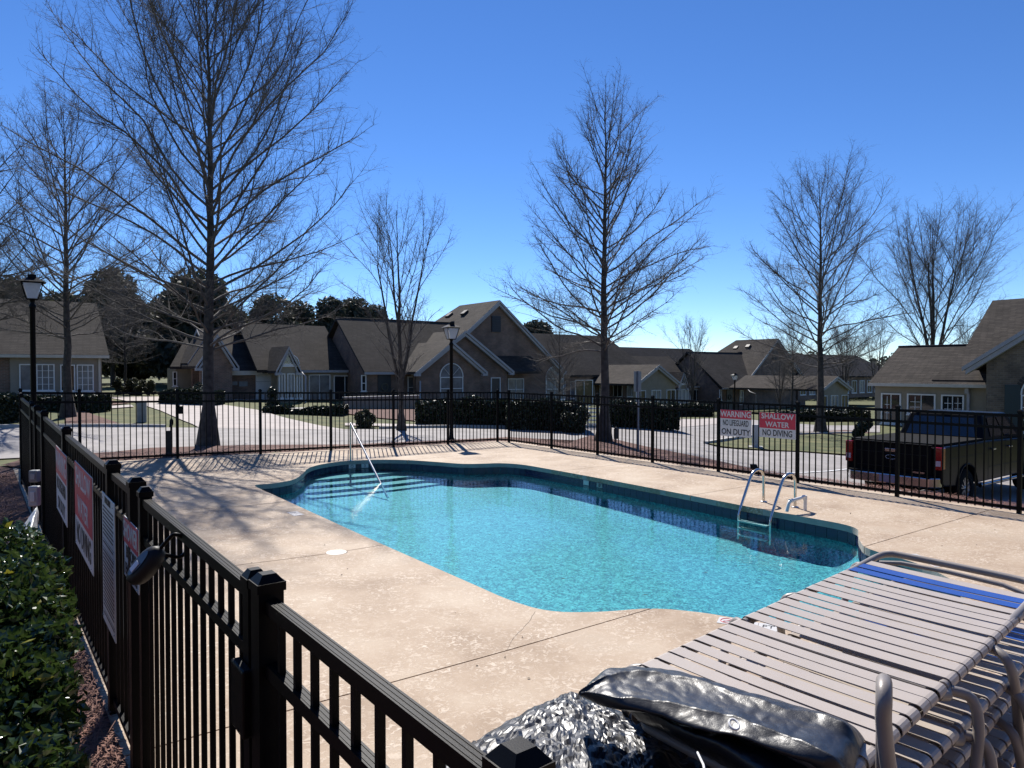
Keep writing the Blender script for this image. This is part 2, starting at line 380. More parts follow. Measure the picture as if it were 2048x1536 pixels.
drape('street', G([(-500, 872), (-150, 862), (60, 857), (200, 856), (400, 857), (560, 856), (690, 860), (760, 860), (850, 858), (1040, 858), (1180, 857), (1245, 855), (1330, 838), (1450, 836), (1640, 852), (1760, 852), (1760, 866), (1640, 864), (1560, 866), (1500, 872), (1405, 888), (1440, 897), (1600, 906), (1760, 918), (1830, 922)]) + [W(4.0, 24)[:2], W(4.0, 15.0)[:2], W(5, 15.0)[:2], W(9, 15.0)[:2]] + G([(1375, 913), (1290, 896), (1240, 884), (1180, 874), (1150, 884), (1095, 888), (1010, 877), (850, 885), (700, 892), (500, 893), (300, 899), (225, 908), (100, 915), (0, 920), (-200, 930), (-600, 960)]), mAsph, .03)
drape('driveway', G([(210, 795), (330, 794), (545, 796), (545, 800), (440, 806), (438, 809), (515, 821), (574, 838), (641, 853), (700, 862), (400, 858), (385, 850), (365, 842), (320, 822), (270, 806)]), mConc, .035)
drape('sidewalk', G([(150, 818), (262, 811), (268, 815), (150, 824)]), mConc, .045)
drape('sidewalk', G([(690, 848), (850, 851), (1180, 850), (1245, 848), (1245, 852), (1180, 854), (850, 855), (690, 853)]), mConc, .045)
drape('driveway', G([(1250, 845), (1300, 838), (1440, 838), (1440, 850), (1330, 856)]), mConc, .045)
drape('mulch_bed', G([(130, 812), (205, 800), (262, 808), (180, 815), (160, 822), (240, 850), (130, 852)]), mMulch, .05, 'stuff')
drape('mulch_bed', G([(640, 822), (700, 816), (860, 818), (1000, 838), (1100, 845), (860, 846), (760, 838)]), mMulch, .05, 'stuff')
drape('mulch_bed', G([(1570, 872), (1610, 866), (1690, 862), (1740, 866), (1740, 872), (1650, 873)]), mMulch, .05, 'stuff')
drape('mulch_bed', G([(1240, 846), (1290, 850), (1350, 850), (1290, 842)]), mMulch, .055, 'stuff')
# mulch along the outside of the enclosure
far_strip = [W(16.1, .2)[:2], W(16.1, 11.6)[:2], W(15.9, 11.72)[:2], W(-6, 11.72)[:2], W(-6, 13.2)[:2], W(4, 13.3)[:2], W(7, 13.4)[:2], W(9, 13.9)[:2]] + \
    G([(1375, 913), (1290, 896), (1240, 884), (1180, 874), (1150, 884), (1095, 888), (1010, 878), (850, 886), (700, 893), (500, 894), (300, 900), (225, 909), (100, 916)])
drape('mulch_bed', far_strip, mMulch, .06, 'stuff')
drape('mulch_bed', [W(-4, .72)[:2], W(.5, .62)[:2], W(1.9, .60)[:2], W(3, .575)[:2], W(5, .565)[:2], W(9, .50)[:2], W(16.2, .36)[:2], W(16.8, -3.5)[:2], W(6, -5)[:2], W(-4, -4)[:2]], mMulch, .045, 'stuff')
# kerbs at the street edge
def kerb(pts, h=.12, w=.15):
    P = smoothpoly([ground(*p) for p in pts], 5, False); mb = MB()
    for i in range(len(P) - 1):
        p, q = P[i], P[i + 1]; d = q - p; L = d.length
        if L < 1e-4: continue
        u = d / L; v = Vector((-u.y, u.x, 0)).normalized()
        mb.box((p + q) / 2 + Vector((0, 0, h / 2)), (L + .02, w, h), u, v, u.cross(v))
    mb.build('kerb', mKerb, kind='structure')
kerb([(0, 857), (200, 855), (330, 856)]); kerb([(760, 859), (900, 856), (1040, 857), (1240, 855)]); kerb([(1411, 889), (1500, 876), (1620, 870), (1720, 868)])
drape('lawn', G([(1413, 889), (1500, 877), (1620, 871), (1780, 868), (1780, 916), (1600, 905), (1440, 895)]), mGrass, .055)
# parking lines
for k in range(5):
    a = 6.3 + 1.45 + .25 - k * 2.75 + 2.75
    drape('parking_line', [W(a, 15.6)[:2], W(a, 20.6)[:2], W(a + .1, 20.6)[:2], W(a + .1, 15.6)[:2]], mLine, .045)

# ================================================================== POOL OUTLINE
POOL = [(5.6, 3.62), (7.5, 3.62), (9.5, 3.64), (11.3, 3.66), (12.2, 3.67), (12.45, 3.70), (12.52, 3.80), (12.50, 4.05), (12.7, 4.45), (13.3, 4.85), (13.95, 5.2), (14.4, 5.65), (14.62, 6.3), (14.4, 6.95), (13.95, 7.45), (13.3, 7.8), (12.7, 8.1), (12.45, 8.5), (12.3, 8.8), (11.9, 9.02), (11.2, 9.06), (9.5, 9.04), (7.5, 8.97), (6, 8.9), (5.2, 8.9), (4.8, 8.88), (4.55, 8.75), (4.38, 8.45), (4.2, 8.15), (3.95, 7.88), (3.3, 7.65), (2.75, 7.15), (2.5, 6.35), (2.75, 5.6), (3.3, 4.95), (3.75, 4.7), (4.05, 4.45), (4.25, 4.05), (4.5, 3.74), (4.9, 3.63)]
PO = [(v.x, v.y) for v in smoothpoly([(a, b, 0) for a, b in POOL], 5)]
JOINTS = [-2.55, .75, 4.05, 7.35, 10.65, 13.95]
def build_deck():
    root = bpy.data.objects.new('pool_deck', None); scene.collection.objects.link(root); root['kind'] = 'structure'
    bm = bmesh.new()
    outer = [(-8, .70), (1.9, .57), (16.12, .36), (16.12, 11.72), (-8, 11.72)]
    ed = []
    for loop in (outer, PO):
        vs = [bm.verts.new((a, b, 0)) for a, b in loop]
        ed += [bm.edges.new((vs[i], vs[(i + 1) % len(vs)])) for i in range(len(vs))]
    bmesh.ops.triangle_fill(bm, use_beauty=True, use_dissolve=False, edges=ed)
    def cut(ax, v):
        co = [0, 0, 0]; no = [0, 0, 0]; co[ax] = v; no[ax] = 1
        bmesh.ops.bisect_plane(bm, geom=bm.verts[:] + bm.edges[:] + bm.faces[:], plane_co=co, plane_no=no)
    g = .007
    for j in JOINTS: cut(0, j - g); cut(0, j + g)
    cut(1, 6.2)
    for k in range(1, 16): cut(0, k)
    for k in (.8, 1.2, 1.6, 2, 2.4, 2.8, 3.2, 3.4, 4.5, 8, 9.5, 10.5): cut(1, k)
    for k in (14.75, 15, 15.25, 15.5, 15.75): cut(0, k)
    bounds = [-99] + JOINTS + [99]
    groups = {}
    for f in bm.faces:
        c = f.calc_center_median()
        if any(abs(c.x - j) < g for j in JOINTS): continue
        i = max(k for k in range(len(bounds)) if bounds[k] < c.x)
        side = (0 if c.y < 6.2 else 1) if i in (2, 3, 4, 5) else 0
        groups.setdefault((i, side), []).append(f)
    for key, faces in sorted(groups.items()):
        vid = {}; V = []; F = []
        ec = {}
        for f in faces:
            ids = []
            for v in f.verts:
                if v.index not in vid or True:
                    k = (round(v.co.x, 4), round(v.co.y, 4))
                    if k not in vid: vid[k] = len(V); V.append(k)
                ids.append(vid[k])
            if len(set(ids)) < 3: continue
            F.append(ids)
        top = [W(a, b, deck_z(a, b)) for a, b in V]; n = len(top)
        for ids in F:
            A, B_, C = (top[i] for i in ids[:3])
            if (B_ - A).cross(C - A).z < 0: ids.reverse()
            for i in range(len(ids)):
                e = (ids[i], ids[(i + 1) % len(ids)]); ec[e] = ec.get(e, 0) + 1
        bound = [e for e in ec if (e[1], e[0]) not in ec]
        verts = top + [t - Vector((0, 0, .085)) for t in top]
        faces2 = [tuple(i) for i in F] + [(e[1], e[0], e[0] + n, e[1] + n) for e in bound]
        me = bpy.data.meshes.new('slab'); me.from_pydata(verts, [], faces2); me.materials.append(mDeck); me.materials.append(mCoping)
        mi = [0] * len(F)
        for e in bound:
            c = (Vector(V[e[0]]) + Vector(V[e[1]])) / 2
            mi.append(1 if min(math.hypot(c.x - p[0], c.y - p[1]) for p in PO) < .12 and not any(abs(c.x - j) < .01 for j in JOINTS) else 0)
        me.polygons.foreach_set('material_index', mi); me.update()
        o = bpy.data.objects.new('slab', me); scene.collection.objects.link(o); o.parent = root
    bm.free()
    # dark bed that shows in the open joints
    mb = MB()
    for j in JOINTS:
        for b0, b1 in ((.4, 3.5), (9.1, 11.6)) if 2.6 < j < 14.5 else ((.4, 11.6),):
            n = 8
            for k in range(n):
                q0 = b0 + (b1 - b0) * k / n; q1 = b0 + (b1 - b0) * (k + 1) / n
                za, zb = deck_z(j, q0) - .022, deck_z(j, q1) - .022
                mb.add([W(j - .02, q0, za), W(j + .02, q0, za), W(j + .02, q1, zb), W(j - .02, q1, zb)], [(0, 1, 2, 3)])
    for (a, b0, b1) in ((4.05, 3.5, 4.3), (4.05, 8.0, 9.1), (13.95, 3.5, 5.1), (13.95, 7.55, 9.1)):
        mb.add([W(a - .02, b0, -.022), W(a + .02, b0, -.022), W(a + .02, b1, -.022), W(a - .02, b1, -.022)], [(0, 1, 2, 3)])
    mb.build('joint_filler', M('joint_dirt', (.035, .025, .02), .9), root)
    # hairline cracks
    mb = MB()
    rnd = random.Random(4)
    for path, w in (([(1071, 1223), (1058, 1243), (1045, 1258), (1030, 1272), (1021, 1285), (1014, 1300)], .0035), ([(1016, 1308), (1022, 1318), (1035, 1327), (1040, 1340), (1060, 1352), (1083, 1360), (1098, 1374), (1108, 1385), (1124, 1391), (1140, 1398)], .0045)):
        P = []
        for i in range(len(path) - 1):
            p, q = at_z(*path[i]), at_z(*path[i + 1])
            for k in range(4): P.append(p.lerp(q, k / 4) + Vector((rnd.uniform(-1, 1), rnd.uniform(-1, 1), 0)) * .004)
        P.append(at_z(*path[-1])); L = []; Rr = []
        for i, p in enumerate(P):
            t = (P[min(i + 1, len(P) - 1)] - P[max(i - 1, 0)]).normalized(); s = Vector((-t.y, t.x, 0)) * w * rnd.uniform(.3, 1.)
            L.append(p + s * .6 + Vector((0, 0, .0012))); Rr.append(p - s * .6 + Vector((0, 0, .0012)))
        n = len(P); mb.add(L + Rr, [(i, n + i, n + i + 1, i + 1) for i in range(n - 1)])
    mb.build('crack', M('crack_dark', (.05, .035, .028), .9), root)
    # skimmer lid, rims
    mb = MB(); mb.lathe([(.0, .004), (.105, .004), (.113, .003), (.114, -.004)], W(7.35, 3.05, 0), 32)
    lid = mb.build('skimmer_lid', M('lid_beige', (.60, .55, .47), .6, 0, .1, 20), root)
    mb = MB(); mb.lathe([(.006, .0045), (.006, .006), (.001, .006)], W(7.35, 3.05, 0), 8); mb.build('lid_screw', mInk, lid)
    mb = MB(); mb.lathe([(.113, .001), (.121, .001), (.122, -.006)], W(7.35, 3.05, 0), 32); mb.build('lid_ring', M('ring_dark', (.10, .07, .05), .8), root)
    return root
deck = build_deck()

def build_pool():
    root = thing('swimming_pool', 'turquoise swimming pool with rounded ends and a navy tile waterline', 'swimming pool', W(8, 6.35, 0))
    n = len(PO)
    fz = lambda a: -.44 - .10 * ss(a, 12.5, 4.5)
    # shell walls
    mb = MB()
    ctr = Vector((8.2, 6.35))
    ring = lambda z, off=0: []
    nrm = []
    for i in range(n):
        p, q = PO[i - 1], PO[(i + 1) % n]; t = Vector((q[0] - p[0], q[1] - p[1])).normalized(); nrm.append(Vector((t.y, -t.x)))
    # outward orientation check
    area = sum(PO[i][0] * PO[(i + 1) % n][1] - PO[(i + 1) % n][0] * PO[i][1] for i in range(n))
    sg = 1 if area > 0 else -1
    vs = []
    for k, (off, z) in enumerate(((.0, -.085), (.012, -.0855), (.012, -.25), (-.0, -.33), (-.05, -.40), (-.2, None))):
        for i in range(n):
            a = PO[i][0] + nrm[i].x * sg * off; b = PO[i][1] + nrm[i].y * sg * off
            vs.append(W(a, b, fz(a) if z is None else z))
    fs = [(k * n + i, k * n + (i + 1) % n, (k + 1) * n + (i + 1) % n, (k + 1) * n + i) for k in range(5) for i in range(n)]
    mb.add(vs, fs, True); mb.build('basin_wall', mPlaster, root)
    bm = bmesh.new(); vv = []
    for i in range(n):
        a = PO[i][0] - nrm[i].x * sg * .2; b = PO[i][1] - nrm[i].y * sg * .2; vv.append(bm.verts.new((a, b, 0)))
    ed = [bm.edges.new((vv[i], vv[(i + 1) % n])) for i in range(n)]
    bmesh.ops.triangle_fill(bm, use_beauty=True, edges=ed)
    for k in range(3, 15):
        bmesh.ops.bisect_plane(bm, geom=bm.verts[:] + bm.edges[:] + bm.faces[:], plane_co=(k, 0, 0), plane_no=(1, 0, 0))
    for v in bm.verts:
        a, b = v.co.x, v.co.y; v.co = W(a, b, fz(a))
    for f in bm.faces:
        f.normal_update()
        if f.normal.z < 0: f.normal_flip()
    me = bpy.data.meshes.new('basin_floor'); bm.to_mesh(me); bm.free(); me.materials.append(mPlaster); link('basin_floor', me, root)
    # entry steps, curved treads across the far end
    mst = M('step_plaster', (.055, .28, .33), .6, 0, .05, 30)
    for k, (ak, z) in enumerate(((13.95, -.26), (13.55, -.315), (13.15, -.365), (12.8, -.41))):
        arc = lambda b: ak + .10 * ((b - 6.35) / 1.5) ** 2
        pts = [p for p in PO if p[0] > arc(p[1]) and p[0] > 12.3]
        pts.sort(key=lambda p: p[1])
        b0, b1 = pts[0][1], pts[-1][1]
        front = [(arc(b1 + (b0 - b1) * t / 14), b1 + (b0 - b1) * t / 14) for t in range(1, 14)]
        poly = [W(a, b, z) for a, b in pts + front]
        mb = MB(); mb.prism(poly, (0, 0, -.30)); mb.build('step', mst, root)
        mb = MB(); mb.tube([W(a + .012, b, z + .001) for a, b in front], .007, 5); mb.build('step_nosing', M('nosing', (.20, .42, .45), .5) if 'nosing' not in bpy.data.materials else bpy.data.materials['nosing'], root)
    # waterline tiles
    tm = MB(); tm.box((0, 0, 0), (.1485, .010, .148)); tme = tm.mesh('tile', mTile)
    # arc length walk
    L = [0]
    for i in range(n): L.append(L[-1] + math.dist(PO[i], PO[(i + 1) % n]))
    N = int(L[-1] / .1525); i = 0
    skip = []
    for k in range(N):
        s = (k + .5) * L[-1] / N
        while L[i + 1] < s: i += 1
        t = (s - L[i]) / (L[i + 1] - L[i]); p = Vector(PO[i]).lerp(Vector(PO[(i + 1) % n]), t)
        tg = (Vector(PO[(i + 1) % n]) - Vector(PO[i])).normalized(); nn = Vector((tg.y, -tg.x)) * sg
        w = W(p.x + nn.x * .004, p.y + nn.y * .004, -.162)
        d3 = W(tg.x, tg.y) ; rot = math.atan2(d3.y, d3.x)
        inst('tile', tme, root, w, (0, 0, rot))
    # light marker tiles set into the waterline
    def wall_mark(px, py, txt, w=.15):
        c = at_z(px, py, -.13); a, b = AB(c.x, c.y); j = min(range(n), key=lambda q: math.dist(PO[q], (a, b)))
        tg = (Vector(PO[(j + 1) % n]) - Vector(PO[j - 1])).normalized(); nn = Vector((tg.y, -tg.x)) * sg
        P = W(PO[j][0] - nn.x * .006, PO[j][1] - nn.y * .006, -.13); U = W(tg.x, tg.y)
        if U.x < 0: U = -U
        mb = MB(); mb.box(P, (w, .012, .085), U, U.cross(ZX), ZX); m = mb.build('marker_tile', mTileW, root)
        out = -W(nn.x, nn.y)
        if txt: textobj(txt, .085, P + out * .0075, U, ZX, m, mInk, bold=.001)
    wall_mark(732, 933, '3'); wall_mark(711, 933, 'O'); wall_mark(1165, 966, ''); wall_mark(1186, 971, 'O'); wall_mark(1197, 973, '3')
    # step handrail
    t = thing('handrail', 'single steel handrail running down over the pool steps', 'handrail', at_z(700, 923))
    f = at_z(701, 922); w = at_z(762, 968, -.2); top = Vector((f.x, f.y, .84))
    e = w + (w - top).normalized() * .45
    P = [f + ZX * 0, f + ZX * .5, f + ZX * .72, top + ZX * -.03 + (w - top) * .01, top + (w - top) * .035 + ZX * .0, top + (w - top) * .10, w, e]
    mb = MB(); mb.tube(smoothpoly(P, 5, False), .021, 10); mb.build('rail', mSteel, t)
    mb = MB(); mb.lathe([(.055, 0), (.055, .008), (.035, .016), (.023, .018)], f, 16); mb.build('base_flange', mSteel, t)
    # ladder
    t = thing('pool_ladder', 'steel pool ladder with two arched grab rails over the coping', 'ladder', W(6.07, 9.2, 0))
    for a in (6.33, 5.81):
        P = [W(a, 9.41, 0), W(a, 9.41, .22), W(a, 9.405, .38), W(a, 9.36, .47), W(a, 9.26, .50), W(a, 9.15, .47), W(a, 9.07, .38), W(a, 8.90, .08), W(a, 8.82, -.08), W(a, 8.80, -.2), W(a, 8.80, -.52)]
        mb = MB(); mb.tube(smoothpoly(P, 5, False), .021, 12); mb.build('grab_rail', mSteel, t)
        mb = MB(); mb.lathe([(.055, 0), (.055, .008), (.035, .016), (.023, .018)], W(a, 9.41, 0), 16); mb.build('base_flange', mSteel, t)
    for z in (-.20, -.30, -.40):
        mb = MB(); mb.ab(5.83, 6.31, 8.74, 8.83, z - .012, z + .012); mb.build('tread', mWhite, t, bevel=.004)
    # fill spout of white pipe
    t = thing('fill_spout', 'white pipe fill spout bent over the pool edge beside the ladder', 'spout', W(5.5, 9.3, 0))
    b = at_z(1610, 1021); P = [b, b + ZX * .17, b + ZX * .20 - BX * .03, b + ZX * .19 - BX * .12, b + ZX * .17 - BX * .30 + AX * .02, b + ZX * .15 - BX * .36 + AX * .02, b + ZX * .08 - BX * .40 + AX * .02, b + ZX * .03 - BX * .42 + AX * .02]
    mb = MB(); mb.tube(smoothpoly(P, 4, False), .024, 12); mb.build('pipe', mPvc, t)
    mb = MB(); mb.tube([P[1] - ZX * .02, P[1] + ZX * .045], .029, 12); mb.tube([P[4] + BX * .02, P[4] - BX * .05], .029, 12); mb.build('elbow', mPvc, t)
    # deck marker tiles
    def deck_mark(px, py, kind, along, parent):
        c = at_z(px, py, .001); U = along; V = ZX.cross(U)
        mb = MB(); mb.box(c + ZX * .0005, (.145, .145, .004), U, V, ZX); m = mb.build('marker_tile', mTileW, parent)
        c = c + ZX * .0033
        if kind == 'no':
            mb = MB(); mb.tube([c + U * (.052 * math.cos(x)) + V * (.052 * math.sin(x)) for x in [k * math.pi / 10 for k in range(20)]], .004, 4, closed=True)
            mb.box(c, (.10, .006, .004), (U + V).normalized(), (V - U).normalized(), ZX); mb.build('no_diving_ring', mSignR, m)
            mb = MB(); mb.box(c - V * .005, (.06, .008, .003), (U * .9 + V * .3).normalized(), (V * .9 - U * .3).normalized(), ZX); mb.lathe([(.010, 0), (.010, .002)], c + U * .038 + V * .014, 10); mb.build('diver_figure', mInk, m)
        else: textobj(kind, .125 if len(kind) == 1 else .07, c, U, V, m, mInk, bold=.003)
    base = thing('depth_marker', 'white deck tiles reading no diving 5 ft beside the lounger stack', 'depth marker', at_z(1478, 1245))
    d = (at_z(1519, 1250) - at_z(1436, 1238)).normalized()
    deck_mark(1455, 1242.5, 'no', d, base); deck_mark(1496, 1249, '5', d, base)
    c = at_z(1496, 1249) + d * .15; 
    mb = MB(); mb.box(c + ZX * .0015, (.145, .145, .004), d, ZX.cross(d), ZX); m = mb.build('marker_tile', mTileW, base); textobj('FT', .09, c + ZX * .0045, d, ZX.cross(d), m, mInk)
    base = thing('depth_marker', 'row of white tiles on the deck beyond the head of the loungers', 'depth marker', at_z(1850, 1122))
    d = (at_z(1835, 1112) - at_z(1872, 1130)).normalized(); d2 = (at_z(1872, 1130) - at_z(1828, 1112)).normalized()
    for k, s in enumerate(('FT', '5', 'no')):
        p = at_z(1828, 1112).lerp(at_z(1874, 1130), k / 2.0)
        mb = MB(); mb.box(p + ZX * .0015, (.145, .145, .004), d2, ZX.cross(d2), ZX); m = mb.build('marker_tile', mTileW, base)
        if s == 'no':
            mb = MB(); mb.tube([p + ZX * .004 + d2 * (.052 * math.cos(x)) + ZX.cross(d2) * (.052 * math.sin(x)) for x in [q * math.pi / 10 for q in range(20)]], .005, 4, closed=True); mb.build('no_diving_ring', mSignR, m)
        else: textobj(s, .10, p + ZX * .0045, -d2, -ZX.cross(d2), m, mInk, bold=.002)
    base = thing('depth_marker', 'small pale marker tiles on the shadow dappled deck by the shallow end', 'depth marker', at_z(597, 1028))
    for k, s in enumerate(('3', 'no')):
        p = W(9.75 - .15 * k, 3.42); deck_z_ = 0.002
        mb = MB(); mb.box(p + ZX * .0015, (.145, .145, .004), AX, BX, ZX); m = mb.build('marker_tile', M('worn_tile', (.45, .42, .40), .5, 0, .3, 30), base)
        if s != 'no': textobj(s, .11, p + ZX * .0045, -AX, -BX, m, mInk)
    # water
    m = bpy.data.materials.new('pool_water'); m.use_nodes = True; nn_ = m.node_tree.nodes; l = m.node_tree.links; nn_.clear()
    out = nn_.new('ShaderNodeOutputMaterial'); mix = nn_.new('ShaderNodeMixShader'); tr = nn_.new('ShaderNodeBsdfTransparent'); gl = nn_.new('ShaderNodeBsdfGlossy'); fr = nn_.new('ShaderNodeFresnel')
    tr.inputs[0].default_value = (.68, .93, .96, 1); gl.inputs['Roughness'].default_value = .015; fr.inputs[0].default_value = 1.333
    tc = nn_.new('ShaderNodeTexCoord')
    n1 = nn_.new('ShaderNodeTexNoise'); n1.inputs['Scale'].default_value = 2.2; n1.inputs['Detail'].default_value = 2
    n2 = nn_.new('ShaderNodeTexNoise'); n2.inputs['Scale'].default_value = 13; n2.inputs['Detail'].default_value = 3; n2.inputs['Distortion'].default_value = .6
    l.new(tc.outputs['Object'], n1.inputs[0]); l.new(tc.outputs['Object'], n2.inputs[0])
    b1 = nn_.new('ShaderNodeBump'); b1.inputs['Strength'].default_value = .12; b1.inputs['Distance'].default_value = .03; l.new(n1.outputs[0], b1.inputs['Height'])
    b2 = nn_.new('ShaderNodeBump'); b2.inputs['Strength'].default_value = .16; b2.inputs['Distance'].default_value = .01; l.new(n2.outputs[0], b2.inputs['Height']); l.new(b1.outputs[0], b2.inputs['Normal'])
    l.new(b2.outputs[0], gl.inputs['Normal']); l.new(b2.outputs[0], fr.inputs['Normal'])
    l.new(fr.outputs[0], mix.inputs[0]); l.new(tr.outputs[0], mix.inputs[1]); l.new(gl.outputs[0], mix.inputs[2]); l.new(mix.outputs[0], out.inputs[0])
    bm = bmesh.new(); bm.faces.new([bm.verts.new(W(a, b, -.18)) for a, b in PO]); bmesh.ops.triangulate(bm, faces=bm.faces[:])
    for f in bm.faces:
        f.normal_update()
        if f.normal.z < 0: f.normal_flip()
    me = bpy.data.meshes.new('pool_water'); bm.to_mesh(me); bm.free(); me.materials.append(m)
    o = bpy.data.objects.new('pool_water', me); scene.collection.objects.link(o); o['kind'] = 'structure'
build_pool()

# ================================================================== FENCES AND GATES
def rail_mesh(L, w=.034, h=.032):
    mb = MB(); mb.box((L / 2, 0, 0), (L, w, h)); mb.box((L / 2, 0, -h / 2 - .004), (L, w - .006, .008))
    for y in (-.011, .0, .011): mb.box((L / 2, y, h / 2 + .0006), (L, .0016, .0014))
    return mb.mesh('rail', mBlack)
def post_meshes(w):
    mb = MB(); mb.box((0, 0, 0), (w, w, 1.0)); p = mb.mesh('post', mBlack)
    mb = MB(); c = w / 2 + .005
    mb.box((0, 0, .012), (2 * c, 2 * c, .024))
    k = c * .48; lo = [(-c * .92, -c * .92, .0242), (c * .92, -c * .92, .0242), (c * .92, c * .92, .0242), (-c * .92, c * .92, .0242)]; hi = [(-k, -k, .045), (k, -k, .045), (k, k, .045), (-k, k, .045)]
    mb.add(lo + hi, [(4, 5, 6, 7), (0, 1, 5, 4), (1, 2, 6, 5), (2, 3, 7, 6), (3, 0, 4, 7)])
    return p, mb.mesh('cap', mBlack)
POST = {w: post_meshes(w) for w in (.052, .068)}
mb = MB(); mb.box((0, 0, 0), (.0165, .0165, 1.0)); PICKET = mb.mesh('picket', mBlack)
HF = 1.38
def put_post(root, P, w, H=HF + .02, ang=0.):
    pm, cm = POST[w]
    zb = P.z - .1
    o = inst('post', pm, root, Vector((P.x, P.y, (zb + P.z + H) / 2)), (0, 0, ang), (1, 1, H + .1))
    inst('cap', cm, o, Vector((P.x, P.y, P.z + H)), (0, 0, ang))
def put_panel(root, P, Q, wpost, H=HF, sp=.112, trim=.026, drop=0.):
    """three rails and their pickets between two post centres P, Q (ground points)"""
    d = Q - P; hd = Vector((d.x, d.y, 0)); L = hd.length; u = hd / L; ang = math.atan2(u.y, u.x)
    slope = d.z / L; rl = L - 2 * trim
    me = rail_mesh(rl * math.sqrt(1 + slope * slope))
    for z in (H - .017, H - .19, .075):
        c = P + u * trim + ZX * (z + slope * trim)
        inst('rail', me, root, c, (0, -math.atan(slope), ang))
    n = max(1, round(L / sp)); 
    for k in range(1, n):
        s = L * k / n; z0 = P.z + slope * s; z1 = H - .02
        zb = .03
        inst('picket', PICKET, root, Vector((P.x + u.x * s, P.y + u.y * s, z0 + (z1 + zb) / 2)), (0, 0, ang), (1, 1, z1 - zb))
def line_a(px, b, py=900):  # a where the sight line at px meets b = const
    return hit_b(px, py, b)[0]
def line_b(px, a, py=900): return hit_a(px, py, a)[0]
def fence(label, cat, pts, w=.052, group=None):
    root = thing('pool_fence', label, cat, pts[0], 0, group)
    for i, p in enumerate(pts):
        u = (pts[min(i + 1, len(pts) - 1)] - pts[max(i - 1, 0)]); put_post(root, p, w, ang=math.atan2(u.y, u.x))
        if i: put_panel(root, pts[i - 1], p, w)
    return root
bs = [hit_a(px, 900, FA)[0] for px in (160, 355, 521, 662, 787, 896, 995)]
back = [W(FA, .50)] + [W(FA, b) for b in bs]
for p in back:
    a, b = AB(p.x, p.y); p.z = deck_z(16, max(b, .41))
fence('black metal picket fence along the end of the pool below the street', 'fence', back)
as_ = [line_a(px, 11.5) for px in (1018, 1103, 1195, 1305, 1437, 1595, 1795, 2040)]
right = [W(a, 11.5) for a in as_]; right.append(W(as_[-1] - 1.85, 11.5)); right.append(W(as_[-1] - 3.7, 11.5))
fr = fence('long black picket fence carrying the two red warning signs facing the parking area', 'fence', right)
put_panel(fr, back[-1], right[0], .052)
LB = lambda a: .61 - (a - 1.95) * .0145
LZ = lambda a: .21 * min(1, max(0, (a - 1.95) / 13.95))
lp = lambda a: W(a, LB(a), LZ(a))
LA = [11.35, 13.7, 16.0]
fence('far stretch of black fence behind the second gate meeting the street side corner', 'fence', [lp(11.35), lp(13.7), W(16, .50, .2)])
fence('black fence stretch between the two gates with warning signs wired on', 'fence', [lp(3.88), lp(4.6), lp(7.05), lp(9.3), lp(10.35)], .068)
fence('black fence panel beside the gate latch closest to the tarp', 'fence', [lp(-1.0), lp(.83), lp(1.95)], .068)
def gate(label, a0, a1, latch):
    root = thing('pool_gate', label, 'gate', lp(a0))
    P, Q = lp(a0), lp(a1); u = (Q - P).normalized(); ang = math.atan2(u.y, u.x)
    for X in (P, Q): put_post(root, X - ZX * -.0, .052, HF + .005, ang)
    put_panel(root, P, Q, .052)
    if latch:
        mb = MB(); c = lp(a0 - .02) + ZX * 1.12 - BX * .035; mb.ab(a0 - .07, a0 + .05, LB(a0) - .055, LB(a0) - .026, .98, 1.17); mb.build('latch', mBlack, root, bevel=.006)
    return root
gate('black picket gate hung beside the tall latch post', 2.06, 3.66, True)
gate('distant narrow black gate near the fence corner', 10.45, 11.22, False)

